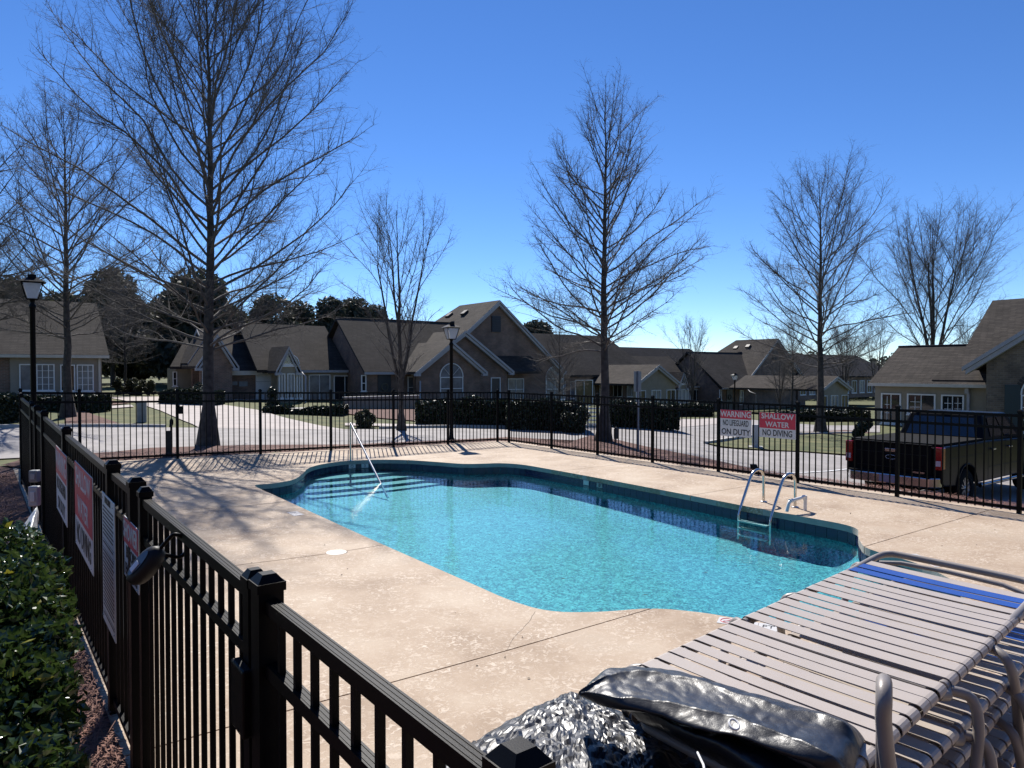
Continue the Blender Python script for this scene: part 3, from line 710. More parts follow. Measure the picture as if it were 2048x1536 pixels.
# ================================================================== SIGNS
def sign(label, b_, px0, px1, ytl, ytr, ybl, ybr, red, lines_red, lines_white, cat='sign', name='warning_sign', small=None):
    b = b_
    if b_ < 1:
        for _ in range(4): b = LB(hit_b((px0 + px1) / 2, ytl, b)[0]) - b_
    a0, zt0 = hit_b(px0, ytl, b); a1, zt1 = hit_b(px1, ytr, b); _, zb0 = hit_b(px0, ybl, b); _, zb1 = hit_b(px1, ybr, b)
    zt, zb = (zt0 + zt1) / 2, (zb0 + zb1) / 2; Wd, Ht = a0 - a1, zt - zb
    c = W((a0 + a1) / 2, b, (zt + zb) / 2); U, V, N = -AX, ZX, -BX
    t = thing(name, label, cat, c)
    mb = MB(); mb.box(c, (Wd, .004, Ht), U, N, V); mb.build('board', mSignW, t, bevel=.001)
    if red:
        rc = c + V * (Ht / 2 - red * Ht / 2) + N * .0035; mb = MB(); mb.box(rc, (Wd * .985, .002, red * Ht * .985), U, N, V); mb.build('red_band', mSignR, t)
    def put(lines, top, hh, mat, off):
        for k, s in enumerate(lines):
            y = top - hh * (k + .5) / len(lines); size = hh / len(lines) * .92
            w_est = len(s) * size * .62; xs = min(1.05, Wd * .88 / w_est)
            textobj(s, size, c + V * y + N * off, U, V, t, mat, xs, bold=size * .018)
    if red: put(lines_red, Ht / 2, red * Ht, mSignW, .0055)
    if lines_white: put(lines_white, Ht / 2 - red * Ht, Ht * (1 - red), mInk, .0032)
    if small:                     # fine print, too small to read
        mb = MB(); rnd = random.Random(3); y = Ht / 2 * .80
        while y > -Ht / 2 * .92:
            if rnd.random() < .12: y -= Ht * .015; mb.box(c + V * y + N * .0028, (Wd * .9, .001, .0025), U, N, V); y -= Ht * .022; continue
            x = -Wd * .42
            while x < Wd * .36:
                wl_ = rnd.uniform(.018, .06); wl_ = min(wl_, Wd * .42 - x)
                if wl_ > .008: mb.box(c + U * (x + wl_ / 2) + V * y + N * .0028, (wl_, .001, .009), U, N, V)
                x += wl_ + .008
            y -= Ht * .030
        mb.build('fine_print', mInk, t, kind='stuff')
    mb = MB()
    for sx in (-.42, .42):
        for sy in (-.46, .46): mb.lathe([(.006, 0), (.006, .003)], c + U * (sx * Wd) + V * (sy * Ht) + N * .003, 8)
    mb.build('screws', mSteel, t, kind='stuff')
    return t
sign('red and white warning sign reading no lifeguard on duty facing the water', 11.455, 1441, 1503, 819, 822, 871, 876, .33, ['WARNING'], ['NO LIFEGUARD', 'ON DUTY'])
sign('red and white sign reading shallow water no diving facing the water', 11.455, 1519, 1592, 823, 829, 873, 880, .63, ['SHALLOW', 'WATER'], ['NO DIVING'])
sign('shallow water no diving sign wired to the outside of the gate side fence', .032, 150, 185, 921, 956, 1082, 1147, .64, ['SHALLOW', 'WATER'], ['NO DIVING'])
sign('red and white warning no lifeguard sign on the outside of the gate side fence', .032, 112.5, 133, 893, 910, 1016, 1047, .42, ['WARNING'], ['NO LIFEGUARD', 'ON DUTY'])
sign('tall white pool rules board full of small print beside the red sign', .036, 204.5, 229, 984, 1006, 1231, 1278, 0, [], [], name='rules_board', small=True)
_b = bpy.data.objects['rules_board'].location; _bb = AB(_b.x, _b.y)[1]; _a, _z = hit_b(216, 1005, _bb)
textobj('POOL RULES', .05, W(_a, _bb - .0035, _z), -AX, ZX, bpy.data.objects['rules_board'], mInk, .8, bold=.001)
sign('small red and white shower sign half hidden by the cable lock', .032, 249, 277, 1031, 1060, 1150, 1185, .42, ['SHOWER'], ['BEFORE', 'ENTERING'])

# ================================================================== BARE TREES
def tubes_mesh(name, groups, mat):
    V = []; F = []; base = 0
    for P, Rr, sides in groups:    # P (N,n,3), Rr (N,n)
        N, n, _ = P.shape
        if N == 0: continue
        T = np.empty_like(P); T[:, 1:-1] = P[:, 2:] - P[:, :-2] if n > 2 else T[:, 1:-1]; T[:, 0] = P[:, 1] - P[:, 0]; T[:, -1] = P[:, -1] - P[:, -2]
        T /= np.linalg.norm(T, axis=2, keepdims=True) + 1e-9
        ref = np.tile(np.array([.31, .17, .93]), (N, 1)); al = np.abs((T[:, 0] * ref).sum(1)) > .9; ref[al] = [1, .1, 0]
        X = np.cross(T, ref[:, None, :]); X /= np.linalg.norm(X, axis=2, keepdims=True) + 1e-9; Y = np.cross(T, X)
        ang = np.arange(sides) * 2 * np.pi / sides
        ring = P[:, :, None, :] + Rr[:, :, None, None] * (X[:, :, None, :] * np.cos(ang)[None, None, :, None] + Y[:, :, None, :] * np.sin(ang)[None, None, :, None])
        V.append(ring.reshape(-1, 3))
        i = np.arange(N)[:, None, None] * n * sides; j = np.arange(n - 1)[None, :, None] * sides; k = np.arange(sides)[None, None, :]; k2 = (k + 1) % sides
        q = np.stack([i + j + k, i + j + k2, i + j + sides + k2, i + j + sides + k], -1).reshape(-1, 4) + base
        F.append(q); base += N * n * sides
    V = np.concatenate(V); F = np.concatenate(F)
    me = bpy.data.meshes.new(name); me.vertices.add(len(V)); me.vertices.foreach_set('co', V.astype(np.float32).ravel())
    me.loops.add(len(F) * 4); me.loops.foreach_set('vertex_index', F.astype(np.int32).ravel()); me.polygons.add(len(F))
    me.polygons.foreach_set('loop_start', np.arange(len(F), dtype=np.int32) * 4); me.polygons.foreach_set('loop_total', np.full(len(F), 4, dtype=np.int32))
    me.polygons.foreach_set('use_smooth', np.ones(len(F), bool)); me.materials.append(mat); me.update(calc_edges=True)
    return me
def interp(P, idx, s):
    n = P.shape[1]; x = s * (n - 1); k = np.clip(x.astype(int), 0, n - 2); f = (x - k)[:, None]
    p = P[idx, k] * (1 - f) + P[idx, k + 1] * f; t = P[idx, k + 1] - P[idx, k]; t /= np.linalg.norm(t, axis=1, keepdims=True) + 1e-9
    return p, t
def bare_tree(seed, H, h0, rt, env, nprim=46, stems=1, dens=1., droop=.35, up=.55, fine=1., flare=1.9, upr=(72, 24), lowp=1.25):
    """env(t) = crown radius at fraction t of the crown height. returns (trunk mesh, crown mesh)"""
    rg = np.random.default_rng(seed)
    # leader(s)
    nT = 16; leaders = []; rads = []
    for s in range(stems):
        z = np.linspace(0, 1, nT) ** .9 * H * (.97 if s == 0 else rg.uniform(.72, .92))
        wob = np.cumsum(rg.normal(0, .014 * H / nT * 2, (nT, 2)), 0); wob[0] = 0
        az = s * 2.4 + 1; lean = 0 if stems == 1 else .19 * (1 if s else .25)
        off = np.maximum(0, z - h0 * .8) * lean
        P = np.stack([wob[:, 0] + np.cos(az) * off, wob[:, 1] + np.sin(az) * off, z], 1)
        t = z / H; r = rt * (1 - t) ** 1.15 * (1 if s == 0 else .72) + .006; r *= 1 + (flare - 1) * np.exp(-z / (rt * 1.5))
        if s: r[z < h0 * .8] *= .6
        leaders.append(P); rads.append(r)
    trunkP = np.stack(leaders); trunkR = np.stack(rads)
    # dense base points for the root flare
    zz = np.array([-.25, .0, .12, .28, .5, .9]); base = np.zeros((1, 6, 3)); base[0, :, 2] = zz
    br = rt * (1 + (flare - 1) * np.exp(-np.maximum(zz, 0) / (rt * 1.1))); base = base + 0
    base[0, :, 0] = np.interp(zz, leaders[0][:, 2], leaders[0][:, 0]); base[0, :, 1] = np.interp(zz, leaders[0][:, 2], leaders[0][:, 1])
    trunk = tubes_mesh('trunk', [(trunkP, trunkR, 12), (base, br[None], 12)], mBark)
    # primaries
    n = nprim; lid = rg.integers(0, stems, n) if stems > 1 else np.zeros(n, int)
    tt = (np.arange(n) + rg.uniform(.1, .9, n)) / n; tt = tt ** lowp
    zp = h0 + tt * (H * .95 - h0)
    rs = []; pos = []
    for i in range(n):
        P = leaders[lid[i]]; zi = min(zp[i], P[-1, 2] * .98); pos.append([np.interp(zi, P[:, 2], P[:, 0]), np.interp(zi, P[:, 2], P[:, 1]), zi]); rs.append(np.interp(zi, P[:, 2], rads[lid[i]]))
    pos = np.array(pos); rs = np.array(rs); tt = (pos[:, 2] - h0) / (H - h0)
    az = np.arange(n) * 2.39996 + rg.uniform(-.4, .4, n)
    th0 = np.radians(upr[0] + (upr[1] - upr[0]) * tt ** .8 + rg.normal(0, 5, n))
    Rr = np.array([env(min(1, t + .10)) for t in tt]) * rg.uniform(.78, 1.12, n)
    L = Rr / np.sin(np.clip(th0 - .12, .32, 1.5)); L = np.minimum(L, (H * 1.04 - pos[:, 2]) / np.maximum(.12, np.cos(th0 * .8)))
    L = np.maximum(L, .35)
    nP = 10; P1 = np.zeros((n, nP, 3)); P1[:, 0] = pos
    th = th0.copy(); a2 = az.copy()
    for k in range(1, nP):
        th = th - (up * (1 - tt * .5) * (.3 + .9 * tt) - droop * (1 - tt) ** 3 * .4) / nP + rg.normal(0, .11, n); th = np.clip(th, .06, 1.75); a2 = a2 + rg.normal(0, .10, n)
        st = (L / (nP - 1))[:, None]
        P1[:, k] = P1[:, k - 1] + st * np.stack([np.sin(th) * np.cos(a2), np.sin(th) * np.sin(a2), np.cos(th)], 1)
    s = np.linspace(0, 1, nP)[None]
    r1 = np.minimum(rs * .40, .0052 * L + .007)[:, None]; R1 = r1 * (1 - s) ** .75 + .003
    groups = [(P1, R1, 6)]
    def children(P, Rp, Lp, per_m, amin, amax, lf, nseg, rmax, smin, upb, sides, jit=.12, lmin=.1):
        cnt = np.maximum(1, (Lp * per_m * dens)).astype(int); idx = np.repeat(np.arange(len(P)), cnt)
        s = rg.uniform(smin, 1, len(idx)); p, t = interp(P, idx, s)
        rnd = rg.normal(0, 1, (len(idx), 3)); rnd -= (rnd * t).sum(1, keepdims=True) * t; rnd /= np.linalg.norm(rnd, axis=1, keepdims=True) + 1e-9
        rnd[:, 2] *= .55; rnd /= np.linalg.norm(rnd, axis=1, keepdims=True) + 1e-9
        an = np.radians(rg.uniform(amin, amax, len(idx)))[:, None]; d = t * np.cos(an) + rnd * np.sin(an); d[:, 2] += upb; d /= np.linalg.norm(d, axis=1, keepdims=True)
        Lc = np.maximum(lmin, Lp[idx] * lf * (.42 + .38 * np.sin(np.pi * np.minimum(1, s * 1.1 + .1)) - .12 * s) * rg.uniform(.5, 1.15, len(idx)))
        C = np.zeros((len(idx), nseg, 3)); C[:, 0] = p; dd = d
        for k in range(1, nseg):
            dd = dd + rg.normal(0, jit, dd.shape) + np.array([0, 0, upb * .5]); dd /= np.linalg.norm(dd, axis=1, keepdims=True)
            C[:, k] = C[:, k - 1] + dd * (Lc / (nseg - 1))[:, None]
        ri = np.minimum(rmax, Rp[idx, np.clip((s * (Rp.shape[1] - 1)).astype(int), 0, Rp.shape[1] - 1)] * .62)
        q = np.linspace(0, 1, nseg)[None]; RC = ri[:, None] * (1 - q * .75)
        return C, np.maximum(RC, .0016), Lc
    P2, R2, L2 = children(P1, R1, L, 4.3, 24, 54, .50, 7, .009, .18, .10, 4)
    P3, R3, L3 = children(P2, R2, L2, 6.0, 24, 60, .48, 4, .0042, .1, .02, 3, .17, .22)
    P4, R4, L4 = children(P3, R3, L3, 6.0 * fine, 28, 64, .55, 3, .0026, .1, .0, 3, .2, .2)
    # twigs straight on leaders and primaries (short side shoots)
    P5, R5, L5 = children(P1, R1, L, 7, 35, 80, .16, 3, .005, .1, .0, 3, .2, .22)
    groups += [(P2, R2, 4), (P3, R3, 3), (P4, R4, 3), (P5, R5, 3)]
    return trunk, tubes_mesh('branches', groups, mTwig)
def place_tree(name, label, meshes, P, rz=0, sc=1., group='bare deciduous trees', sxy=None):
    t = thing(name, label, 'tree', P, rz, group); t.scale = ((sxy or sc), (sxy or sc), sc)
    for nm, me in zip(('trunk', 'crown'), meshes):
        o = bpy.data.objects.new(nm, me); scene.collection.objects.link(o); o.parent = t
    return t
def prof(pts):
    xs, ys = zip(*pts); return lambda t: float(np.interp(t, xs, ys))
gA = ground(416, 893); gA = at_y(416, 893, gA.y); gA.z = gz(gA.x, gA.y)
mTA = bare_tree(11, 13.6, 2.6, .168, prof([(0, 3.7), (.15, 4.1), (.4, 4.4), (.62, 4.0), (.82, 2.9), (1, 1.1)]), nprim=84, fine=1.1, dens=1.1, up=.8, upr=(72, 26))
place_tree('bare_tree', 'tallest bare tree with a flared trunk just outside the fence casting shadows on the deck', mTA, gA, .6)
mTB = bare_tree(23, 11.4, 2.9, .16, prof([(0, 3.7), (.12, 3.7), (.35, 2.9), (.6, 2.1), (.8, 1.25), (1, .35)]), nprim=84, up=.65, dens=1.1, upr=(74, 27))
gB = ground(1207, 885)
place_tree('bare_tree', 'cone shaped bare tree on the mulch mound beyond the pool corner', mTB, gB, 2.2, (2.0 + (739 - 138) * gB.y / 1420 - gB.z) / 12.0)
mTC = bare_tree(37, 13.0, 3.2, .175, prof([(0, 3.8), (.2, 4.1), (.45, 3.8), (.7, 2.9), (.88, 1.8), (1, .7)]), nprim=70, up=.7, upr=(70, 32), fine=.9, dens=1.05)
gC = ground(1641, 868)
place_tree('bare_tree', 'round crowned bare tree in the mulch ring behind the shallow water sign', mTC, gC, .3, (2.0 + (739 - 300) * gC.y / 1420 - gC.z) / 14.0, sxy=1.0)
mTD = bare_tree(51, 9.0, 1.9, .11, prof([(0, .8), (.25, 1.5), (.5, 1.6), (.8, 1.05), (1, .3)]), nprim=44, stems=4, up=.3, upr=(42, 16), fine=.7)
gD = ground(803, 862)
place_tree('bare_tree', 'slim vase shaped bare tree by the kerb in front of the brick house', mTD, gD, 1., (2.0 + (739 - 405) * gD.y / 1420 - gD.z) / 9.0)
gE = ground(136, 836)
place_tree('bare_tree', 'bare tree with a straight trunk standing by the mulch bed of the far lawn house', mTC, gE, 2.6, (2.0 + (739 - 205) * gE.y / 1420 - gE.z) / 13.0, sxy=.9)
mTE = bare_tree(67, 12.5, 3.0, .2, prof([(0, 2.2), (.3, 3.9), (.6, 3.6), (.85, 2.2), (1, .8)]), nprim=50, stems=4, up=.35, upr=(44, 18), fine=.7)
p = at_y(1868, 700, 50); p.z = gz(p.x, p.y)
place_tree('bare_tree', 'many stemmed bare tree rising behind the low roof of the sunroom', mTE, p, .5, (2.0 + (739 - 432) * 50 / 1420 - p.z) / 12.5)
p = at_y(-60, 700, 27); p.z = gz(p.x, p.y)
place_tree('bare_tree', 'bare tree at the very edge of view beyond the lamp post', mTB, p, 4.0, 1.12)
for px, yy, top, lab, me in ((1755, 60, 640, 'low twiggy bare tree behind the sunroom roof', mTD), (1585, 62, 640, 'thin bare tree behind the gable with roof vents', mTC), (1690, 80, 655, 'distant bare tree above the slate roofs', mTE), (1940, 70, 640, 'far thin bare tree showing over the sunroom ridge', mTD), (1560, 48, 690, 'small bare street tree beside the distant lamp', mTD), (1120, 34, 640, 'low spreading bare tree in front of the large brick gable', mTB), (250, 46, 560, 'bare tree mixed with the evergreens behind the lawn', mTC), (1385, 58, 640, 'short bare tree before the pale gabled house', mTD)):
    p = at_y(px, 700, yy); p.z = gz(p.x, p.y)
    place_tree('bare_tree', lab, me, p, px * .01, (2.0 + (739 - top) * yy / 1420 - p.z) / {mTD: 9., mTC: 13., mTE: 12.5, mTB: 11.4}[me], 'smaller bare trees')

# ================================================================== EVERGREENS, HEDGES, SHRUBS
def leaf_cloud(name, centres, mat, n, size, seed, squash=1., elong=1.6, fold=False, flat=0.):
    """small leaf faces spread through the outer volume of a set of ellipsoids (x,y,z,rx,ry,rz)"""
    rg = np.random.default_rng(seed); C = np.array(centres, float); w = C[:, 3] * C[:, 4] * C[:, 5]; w = w ** .67; w /= w.sum()
    k = rg.choice(len(C), n, p=w); d = rg.normal(0, 1, (n, 3)); d /= np.linalg.norm(d, axis=1, keepdims=True)
    rad = rg.uniform(.45, 1.02, (n, 1)) ** .6; p = C[k, :3] + d * C[k, 3:6] * rad
    u = rg.normal(0, 1, (n, 3)); u /= np.linalg.norm(u, axis=1, keepdims=True)
    u = u + d * .5; u[:, 2] *= (1 - flat); u /= np.linalg.norm(u, axis=1, keepdims=True)
    v = np.cross(u, rg.normal(0, 1, (n, 3))); v /= np.linalg.norm(v, axis=1, keepdims=True); nn = np.cross(u, v)
    s = (size * rg.uniform(.6, 1.3, n))[:, None]; a, b = u * s * elong, v * s * .5
    if fold:
        V = np.stack([p - a * .5, p - a * .05 + b - nn * s * .10, p + a * .5 - nn * s * .05, p - a * .05 - b - nn * s * .10, p - a * .05 + nn * s * .08], 1).reshape(-1, 3)
        o = np.arange(n)[:, None] * 5; F = np.concatenate([o + np.array([[0, 4, 1]]), o + np.array([[1, 4, 2]]), o + np.array([[2, 4, 3]]), o + np.array([[3, 4, 0]])])
    else:
        V = np.stack([p - a * .5, p + b, p + a * .5, p - b], 1).reshape(-1, 3); o = np.arange(n)[:, None] * 4; F = np.concatenate([o + np.array([[0, 1, 2]]), o + np.array([[0, 2, 3]])])
    me = bpy.data.meshes.new(name); me.from_pydata(V.tolist(), [], F.tolist()); me.materials.append(mat)
    return me
def evergreen(label, px, y, top, rw, seed, n=16000):
    p = at_y(px, 700, y); p.z = gz(p.x, p.y); H = 2.0 + (739 - top) * y / 1420 - p.z; rg = random.Random(seed)
    t = thing('evergreen_tree', label, 'tree', p, 0, 'dark evergreens behind the houses')
    mb = MB(); mb.tube([p - ZX * .3, p + ZX * H * .5, p + ZX * H * .9], [H * .022, H * .015, H * .005], 8); mb.build('trunk', mBark, t)
    cs = []
    rw *= 1.45
    for k in range(34):
        f = rg.uniform(.22, .96); r = rw * (1.05 - abs(f - .55) * 1.3) * rg.uniform(.22, .40)
        an = rg.uniform(0, 6.28); o = rw * rg.uniform(.1, .85) * (1.2 - f)
        cs.append((p.x + math.cos(an) * o, p.y + math.sin(an) * o, p.z + H * f - r * .4, r, r, r * .75))
    cs.append((p.x, p.y, p.z + H - rw * .3, rw * .38, rw * .38, rw * .35))
    me = leaf_cloud('crown', cs, mPine, n, rw * .042, seed, elong=2.6)
    link('crown', me, t)
for i, (px, y, top, rw, lab) in enumerate([(225, 55, 542, 3.2, 'tall rounded dark evergreen between the lawn house and the big tree'), (395, 60, 545, 4.6, 'broad dark evergreen right behind the trunk of the tallest bare tree'), (340, 66, 590, 3.4, 'evergreen half hidden by twigs above the driveway'), (545, 70, 592, 3.6, 'evergreen showing above the garage roof'), (600, 75, 606, 3.0, 'small evergreen next to the one above the garage roof'), (660, 72, 596, 2.6, 'evergreen with an uneven top above the valley roof'), (710, 74, 598, 3.0, 'evergreen clump directly over the long ridge'), (752, 78, 612, 2.3, 'last low evergreen at the end of the ridge row'), (1075, 80, 644, 3.2, 'evergreen peeking past the slope of the large gable'), (20, 60, 560, 4.5, 'evergreen behind the lawn house roof'), (130, 62, 590, 4.2, 'evergreen behind the straight trunk by the lawn house'), (285, 70, 640, 4.0, 'low wide evergreen behind the end of the driveway')]):
    evergreen(lab, px, y, top, rw, 100 + i)
# far tree line closing the view
rg_ = random.Random(8); cs = []
for k in range(150):
    x = -130 + k * 2.0 + rg_.uniform(-1, 1); y = 118 + rg_.uniform(-6, 8) ; r = rg_.uniform(2.4, 4.2); zc = gz(x, y) + rg_.uniform(1.0, 4.6) + (2 if x < -20 else 0)
    cs.append((x, y, zc, r * 1.4, r * 1.4, r * 1.1))
o = link('distant_woods', leaf_cloud('distant_woods', cs, mPine, 60000, .55, 5, elong=1.6), kind='stuff')

def box_shrub(name, label, px0, px1, y, ztop, zbase_py, seed, depth=1.2, n=9000, round_=False, group=None, size=.06, mat=None):
    P, Q = at_y(px0, 800, y), at_y(px1, 800, y); z0 = gz((P.x + Q.x) / 2, y); L = abs(Q.x - P.x); cs = []; rg = random.Random(seed)
    m = max(1, int(L / .5)); 
    for k in range(m):
        x = P.x + L * (k + .5) / m; h = ztop - z0
        if round_: h *= math.sin(math.pi * (k + .5) / m) ** .5 if m > 1 else 1
        cs.append((x, y + rg.uniform(-.1, .1), z0 + h * .5 + rg.uniform(-.04, .04), .42, depth * .5, h * .52))
    root = thing(name, label, 'shrub' if round_ else 'hedge', ((P.x + Q.x) / 2, y, z0), 0, group)
    if round_:
        c0 = list(cs); cs = []
        for c in c0:
            for q in range(7): f = rg.uniform(.35, .62); cs.append((c[0] + rg.uniform(-.5, .5) * c[3], c[1] + rg.uniform(-.5, .5) * c[4], c[2] + rg.uniform(-.6, .55) * c[5], c[3] * f, c[4] * f, c[5] * f))
    if round_: link('foliage', leaf_cloud('foliage', cs, mat or mHedge, n, size, seed, elong=1.3), root)
    mb = MB()
    if round_:
        for c in c0:
            for q in range(9): e = Vector(c[:3]) + Vector((rg.uniform(-1, 1) * c[3] * .8, rg.uniform(-1, 1) * c[4] * .8, c[5] * rg.uniform(.2, .9))); mb.tube([Vector(c[:3]) - ZX * c[5], Vector(c[:3]).lerp(e, .5), e], [.02, .012, .006], 4)
    else:
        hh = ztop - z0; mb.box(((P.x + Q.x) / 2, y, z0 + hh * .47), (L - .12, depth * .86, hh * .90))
        rgn = np.random.default_rng(seed); nn = n; u = rgn.uniform(-.5, .5, (nn, 3)); f = rgn.integers(0, 4, nn)
        X = u[:, 0] * L; Y = u[:, 1] * depth; Z = (u[:, 2] + .5) * hh
        Z = np.where(f == 0, hh - np.abs(rgn.normal(0, .03, nn)), Z); Y = np.where(f == 1, -depth / 2, Y); Y = np.where(f == 2, -depth / 2 + .04, Y); X = np.where(f == 3, np.sign(X) * L / 2, X)
        lump = .07 * np.sin(X * 2.1 + seed) + .05 * np.sin(X * 4.7); p3 = np.stack([X + (P.x + Q.x) / 2, Y + y + rgn.normal(0, .03, nn), Z + z0 + lump * Z / hh + rgn.normal(0, .02, nn)], 1)
        a_ = rgn.normal(0, 1, (nn, 3)); a_ /= np.linalg.norm(a_, axis=1, keepdims=True); b_ = np.cross(a_, rgn.normal(0, 1, (nn, 3))); b_ /= np.linalg.norm(b_, axis=1, keepdims=True); sz = size * rgn.uniform(.7, 1.5, (nn, 1))
        V = np.stack([p3 - a_ * sz, p3 + b_ * sz * .6, p3 + a_ * sz, p3 - b_ * sz * .6], 1).reshape(-1, 3); o4 = np.arange(nn)[:, None] * 4; F = np.concatenate([o4 + np.array([[0, 1, 2]]), o4 + np.array([[0, 2, 3]])])
        fm = bpy.data.meshes.new('foliage'); fm.from_pydata(V.tolist(), [], F.tolist()); fm.materials.append(mat or mHedge); link('foliage', fm, root)
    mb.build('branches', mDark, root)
zat = lambda py, y: 2.0 - (py - 739) * y / 1420
box_shrub('boxwood_hedge', 'tall dark clipped hedge before the arched window of the brick house', 838, 1020, 30, zat(800, 30), 857, 1, 2.0, 14000)
box_shrub('boxwood_hedge', 'dark clipped hedge bulging toward the street between the two lamp posts', 1015, 1165, 29, zat(803, 29), 866, 2, 1.8, 12000)
box_shrub('boxwood_hedge', 'dark hedge beyond the trunk of the cone shaped tree', 1215, 1350, 32, zat(806, 32), 850, 3, 1.6, 9000)
box_shrub('boxwood_hedge', 'low dark hedge under the pale gabled sunroom windows', 1260, 1420, 52, zat(808, 52), 850, 4, 1.4, 6000)
box_shrub('boxwood_hedge', 'dark hedge under the bay of sunroom windows beside the white garage door', 535, 690, 33, zat(815, 33), 840, 5, 1.2, 8000)
box_shrub('boxwood_hedge', 'dark hedge below the windows of the lawn house', 60, 205, 30, zat(792, 30), 812, 6, 1.2, 8000)
box_shrub('boxwood_hedge', 'dark hedge at the edge of view beside the lawn house', -70, 20, 24, zat(795, 24), 825, 7, 1.3, 6000)
box_shrub('boxwood_hedge', 'dark low hedge in front of the arched side window', 330, 440, 37, zat(780, 37), 790, 8, 1.2, 6000)
box_shrub('boxwood_hedge', 'low dark hedge behind the tree in the mulch ring', 1560, 1730, 44, zat(822, 44), 850, 9, 1.4, 6000)
for i, (px, y, top, w, lab) in enumerate([(540, 34, 772, 30, 'dark mounded shrub beside the white garage door'), (250, 44, 750, 42, 'feathery pale shrub behind the lawn'), (292, 44, 752, 34, 'second feathery shrub by the end of the driveway'), (355, 46, 756, 20, 'pale yellow green shrub by the driveway corner'), (728, 27, 815, 28, 'small spiky plant before the tan garden wall'), (1725, 31, 838, 26, 'small dark shrub at the corner of the sunroom'), (1705, 42, 815, 30, 'round shrub beyond the tree ring'), (1675, 44, 812, 24, 'small round shrub beside the hedge'), (1150, 27.5, 800, 60, 'tall drooping evergreen shrub beside the round column'), (395, 38, 765, 60, 'dark shrub in front of the two narrow windows')]):
    box_shrub('shrub', lab, px - w / 2, px + w / 2, y, zat(top, y), 0, 30 + i, 1.0, 4200, True, None, .07, mScrub if 'pale' in lab or 'feathery' in lab or 'spiky' in lab else mHedge)

# ================================================================== HOUSES
def window(parent, c, U, N, w, h, arch=False, cols=2, rows=2, pane=None, frame=None, fw=.055, sill=True):
    """c = centre of the bottom edge on the wall face"""
    pane = pane or mGlass; frame = frame or mWhite
    o = N * .03; mb = MB(); top = c + ZX * h
    mb.box(c + U * (-w / 2 + fw / 2) + ZX * h / 2 + o, (fw, .07, h), U, N, ZX); mb.box(c + U * (w / 2 - fw / 2) + ZX * h / 2 + o, (fw, .07, h), U, N, ZX)
    mb.box(c + ZX * fw / 2 + o, (w - 2 * fw - .002, .07, fw), U, N, ZX); mb.box(c + ZX * (h - fw / 2) + o, (w - 2 * fw - .002, .07, fw), U, N, ZX)
    for k in range(1, cols): mb.box(c + U * (-w / 2 + w * k / cols) + ZX * h / 2 + N * .022, (.035, .05, h - 2 * fw - .002), U, N, ZX)
    for k in range(1, rows): mb.box(c + ZX * (h * k / rows) + N * .018, (w - 2 * fw - .002, .045, .04 if rows == 2 else .022), U, N, ZX)
    if arch:
        n = 12; pts = [top + U * (w / 2 * math.cos(math.pi * k / n)) + ZX * (w / 2 * math.sin(math.pi * k / n)) + o for k in range(n + 1)]
        mb.tube(pts, .04, 4); 
        for k in (3, 6, 9): mb.tube([top + o * .6, pts[k]], .012, 4)
    if sill: mb.box(c - ZX * .035 + N * .045, (w + .1, .10, .06), U, N, ZX)
    f = mb.build('window', frame, parent)
    mb = MB(); mb.box(c + ZX * h / 2 + N * .003, (w - fw, .012, h - fw), U, N, ZX)
    if arch:
        n = 12; mb.prism([top + U * ((w / 2 - .02) * math.cos(math.pi * k / n)) + ZX * ((w / 2 - .02) * math.sin(math.pi * k / n)) + N * .001 for k in range(n + 1)], N * .01)
    mb.build('pane', pane, f)
    return f
def roofslab(parent, quad, mat, th=.16, name='roof'):
    mb = MB(); mb.prism(quad, (0, 0, -th)); return mb.build(name, mat, parent)
def board(mb, p, q, drop, off):   # sloping trim board from p to q
    mb.prism([p, q, q - ZX * drop, p - ZX * drop], off)
def gable_a(parent, a, bp, zp, bf, zf_, depth, wall, zfloor, roof, hip=0, back=None, over=.35, trim=None):
    """gable facing the viewer (normal -a): peak bp,zp; right rake tip bf,zf_; mirrored to the other side"""
    hw = abs(bf - bp); sl = (zp - zf_) / hw
    wb = hw - over
    P = [W(a, bp - wb, zfloor), W(a, bp + wb, zfloor), W(a, bp + wb, zp - sl * wb - .2), W(a, bp, zp - .2), W(a, bp - wb, zp - sl * wb - .2)]
    mb = MB(); mb.prism(P, AX * .3); mb.build('wall', wall, parent)
    af = a - over
    for s in (-1, 1):
        q = [W(af, bp, zp), W(a + depth, bp, zp), W(a + depth + hip, bp + s * hw, zf_), W(af, bp + s * hw, zf_)]
        roofslab(parent, q, roof)
    if hip: roofslab(parent, [W(a + depth, bp, zp), W(a + depth, bp, zp - .01), W(a + depth + hip, bp + hw, zf_), W(a + depth + hip, bp - hw, zf_)], roof)
    mb = MB()
    for s in (-1, 1):
        board(mb, W(af - .03, bp, zp - .02), W(af - .03, bp + s * (hw + .02), zf_ - .02), .17, AX * .05)
        board(mb, W(af + .05, bp, zp - .20), W(af + .05, bp + s * (hw - .16), zf_ - .06), .20, AX * .2)
        mb.box(W(af + .10, bp + s * (hw - .15), zf_ - .19), (.24, .36, .16), AX, BX, ZX)
    mb.build('rake_board', trim or mTrim, parent)
def gutter(parent, a, b0, b1, z, mat=None):
    mb = MB(); mb.ab(a - .07, a + .05, b0, b1, z - .15, z + .0); mb.build('gutter', mat or mTrim, parent)
FRONT = set()
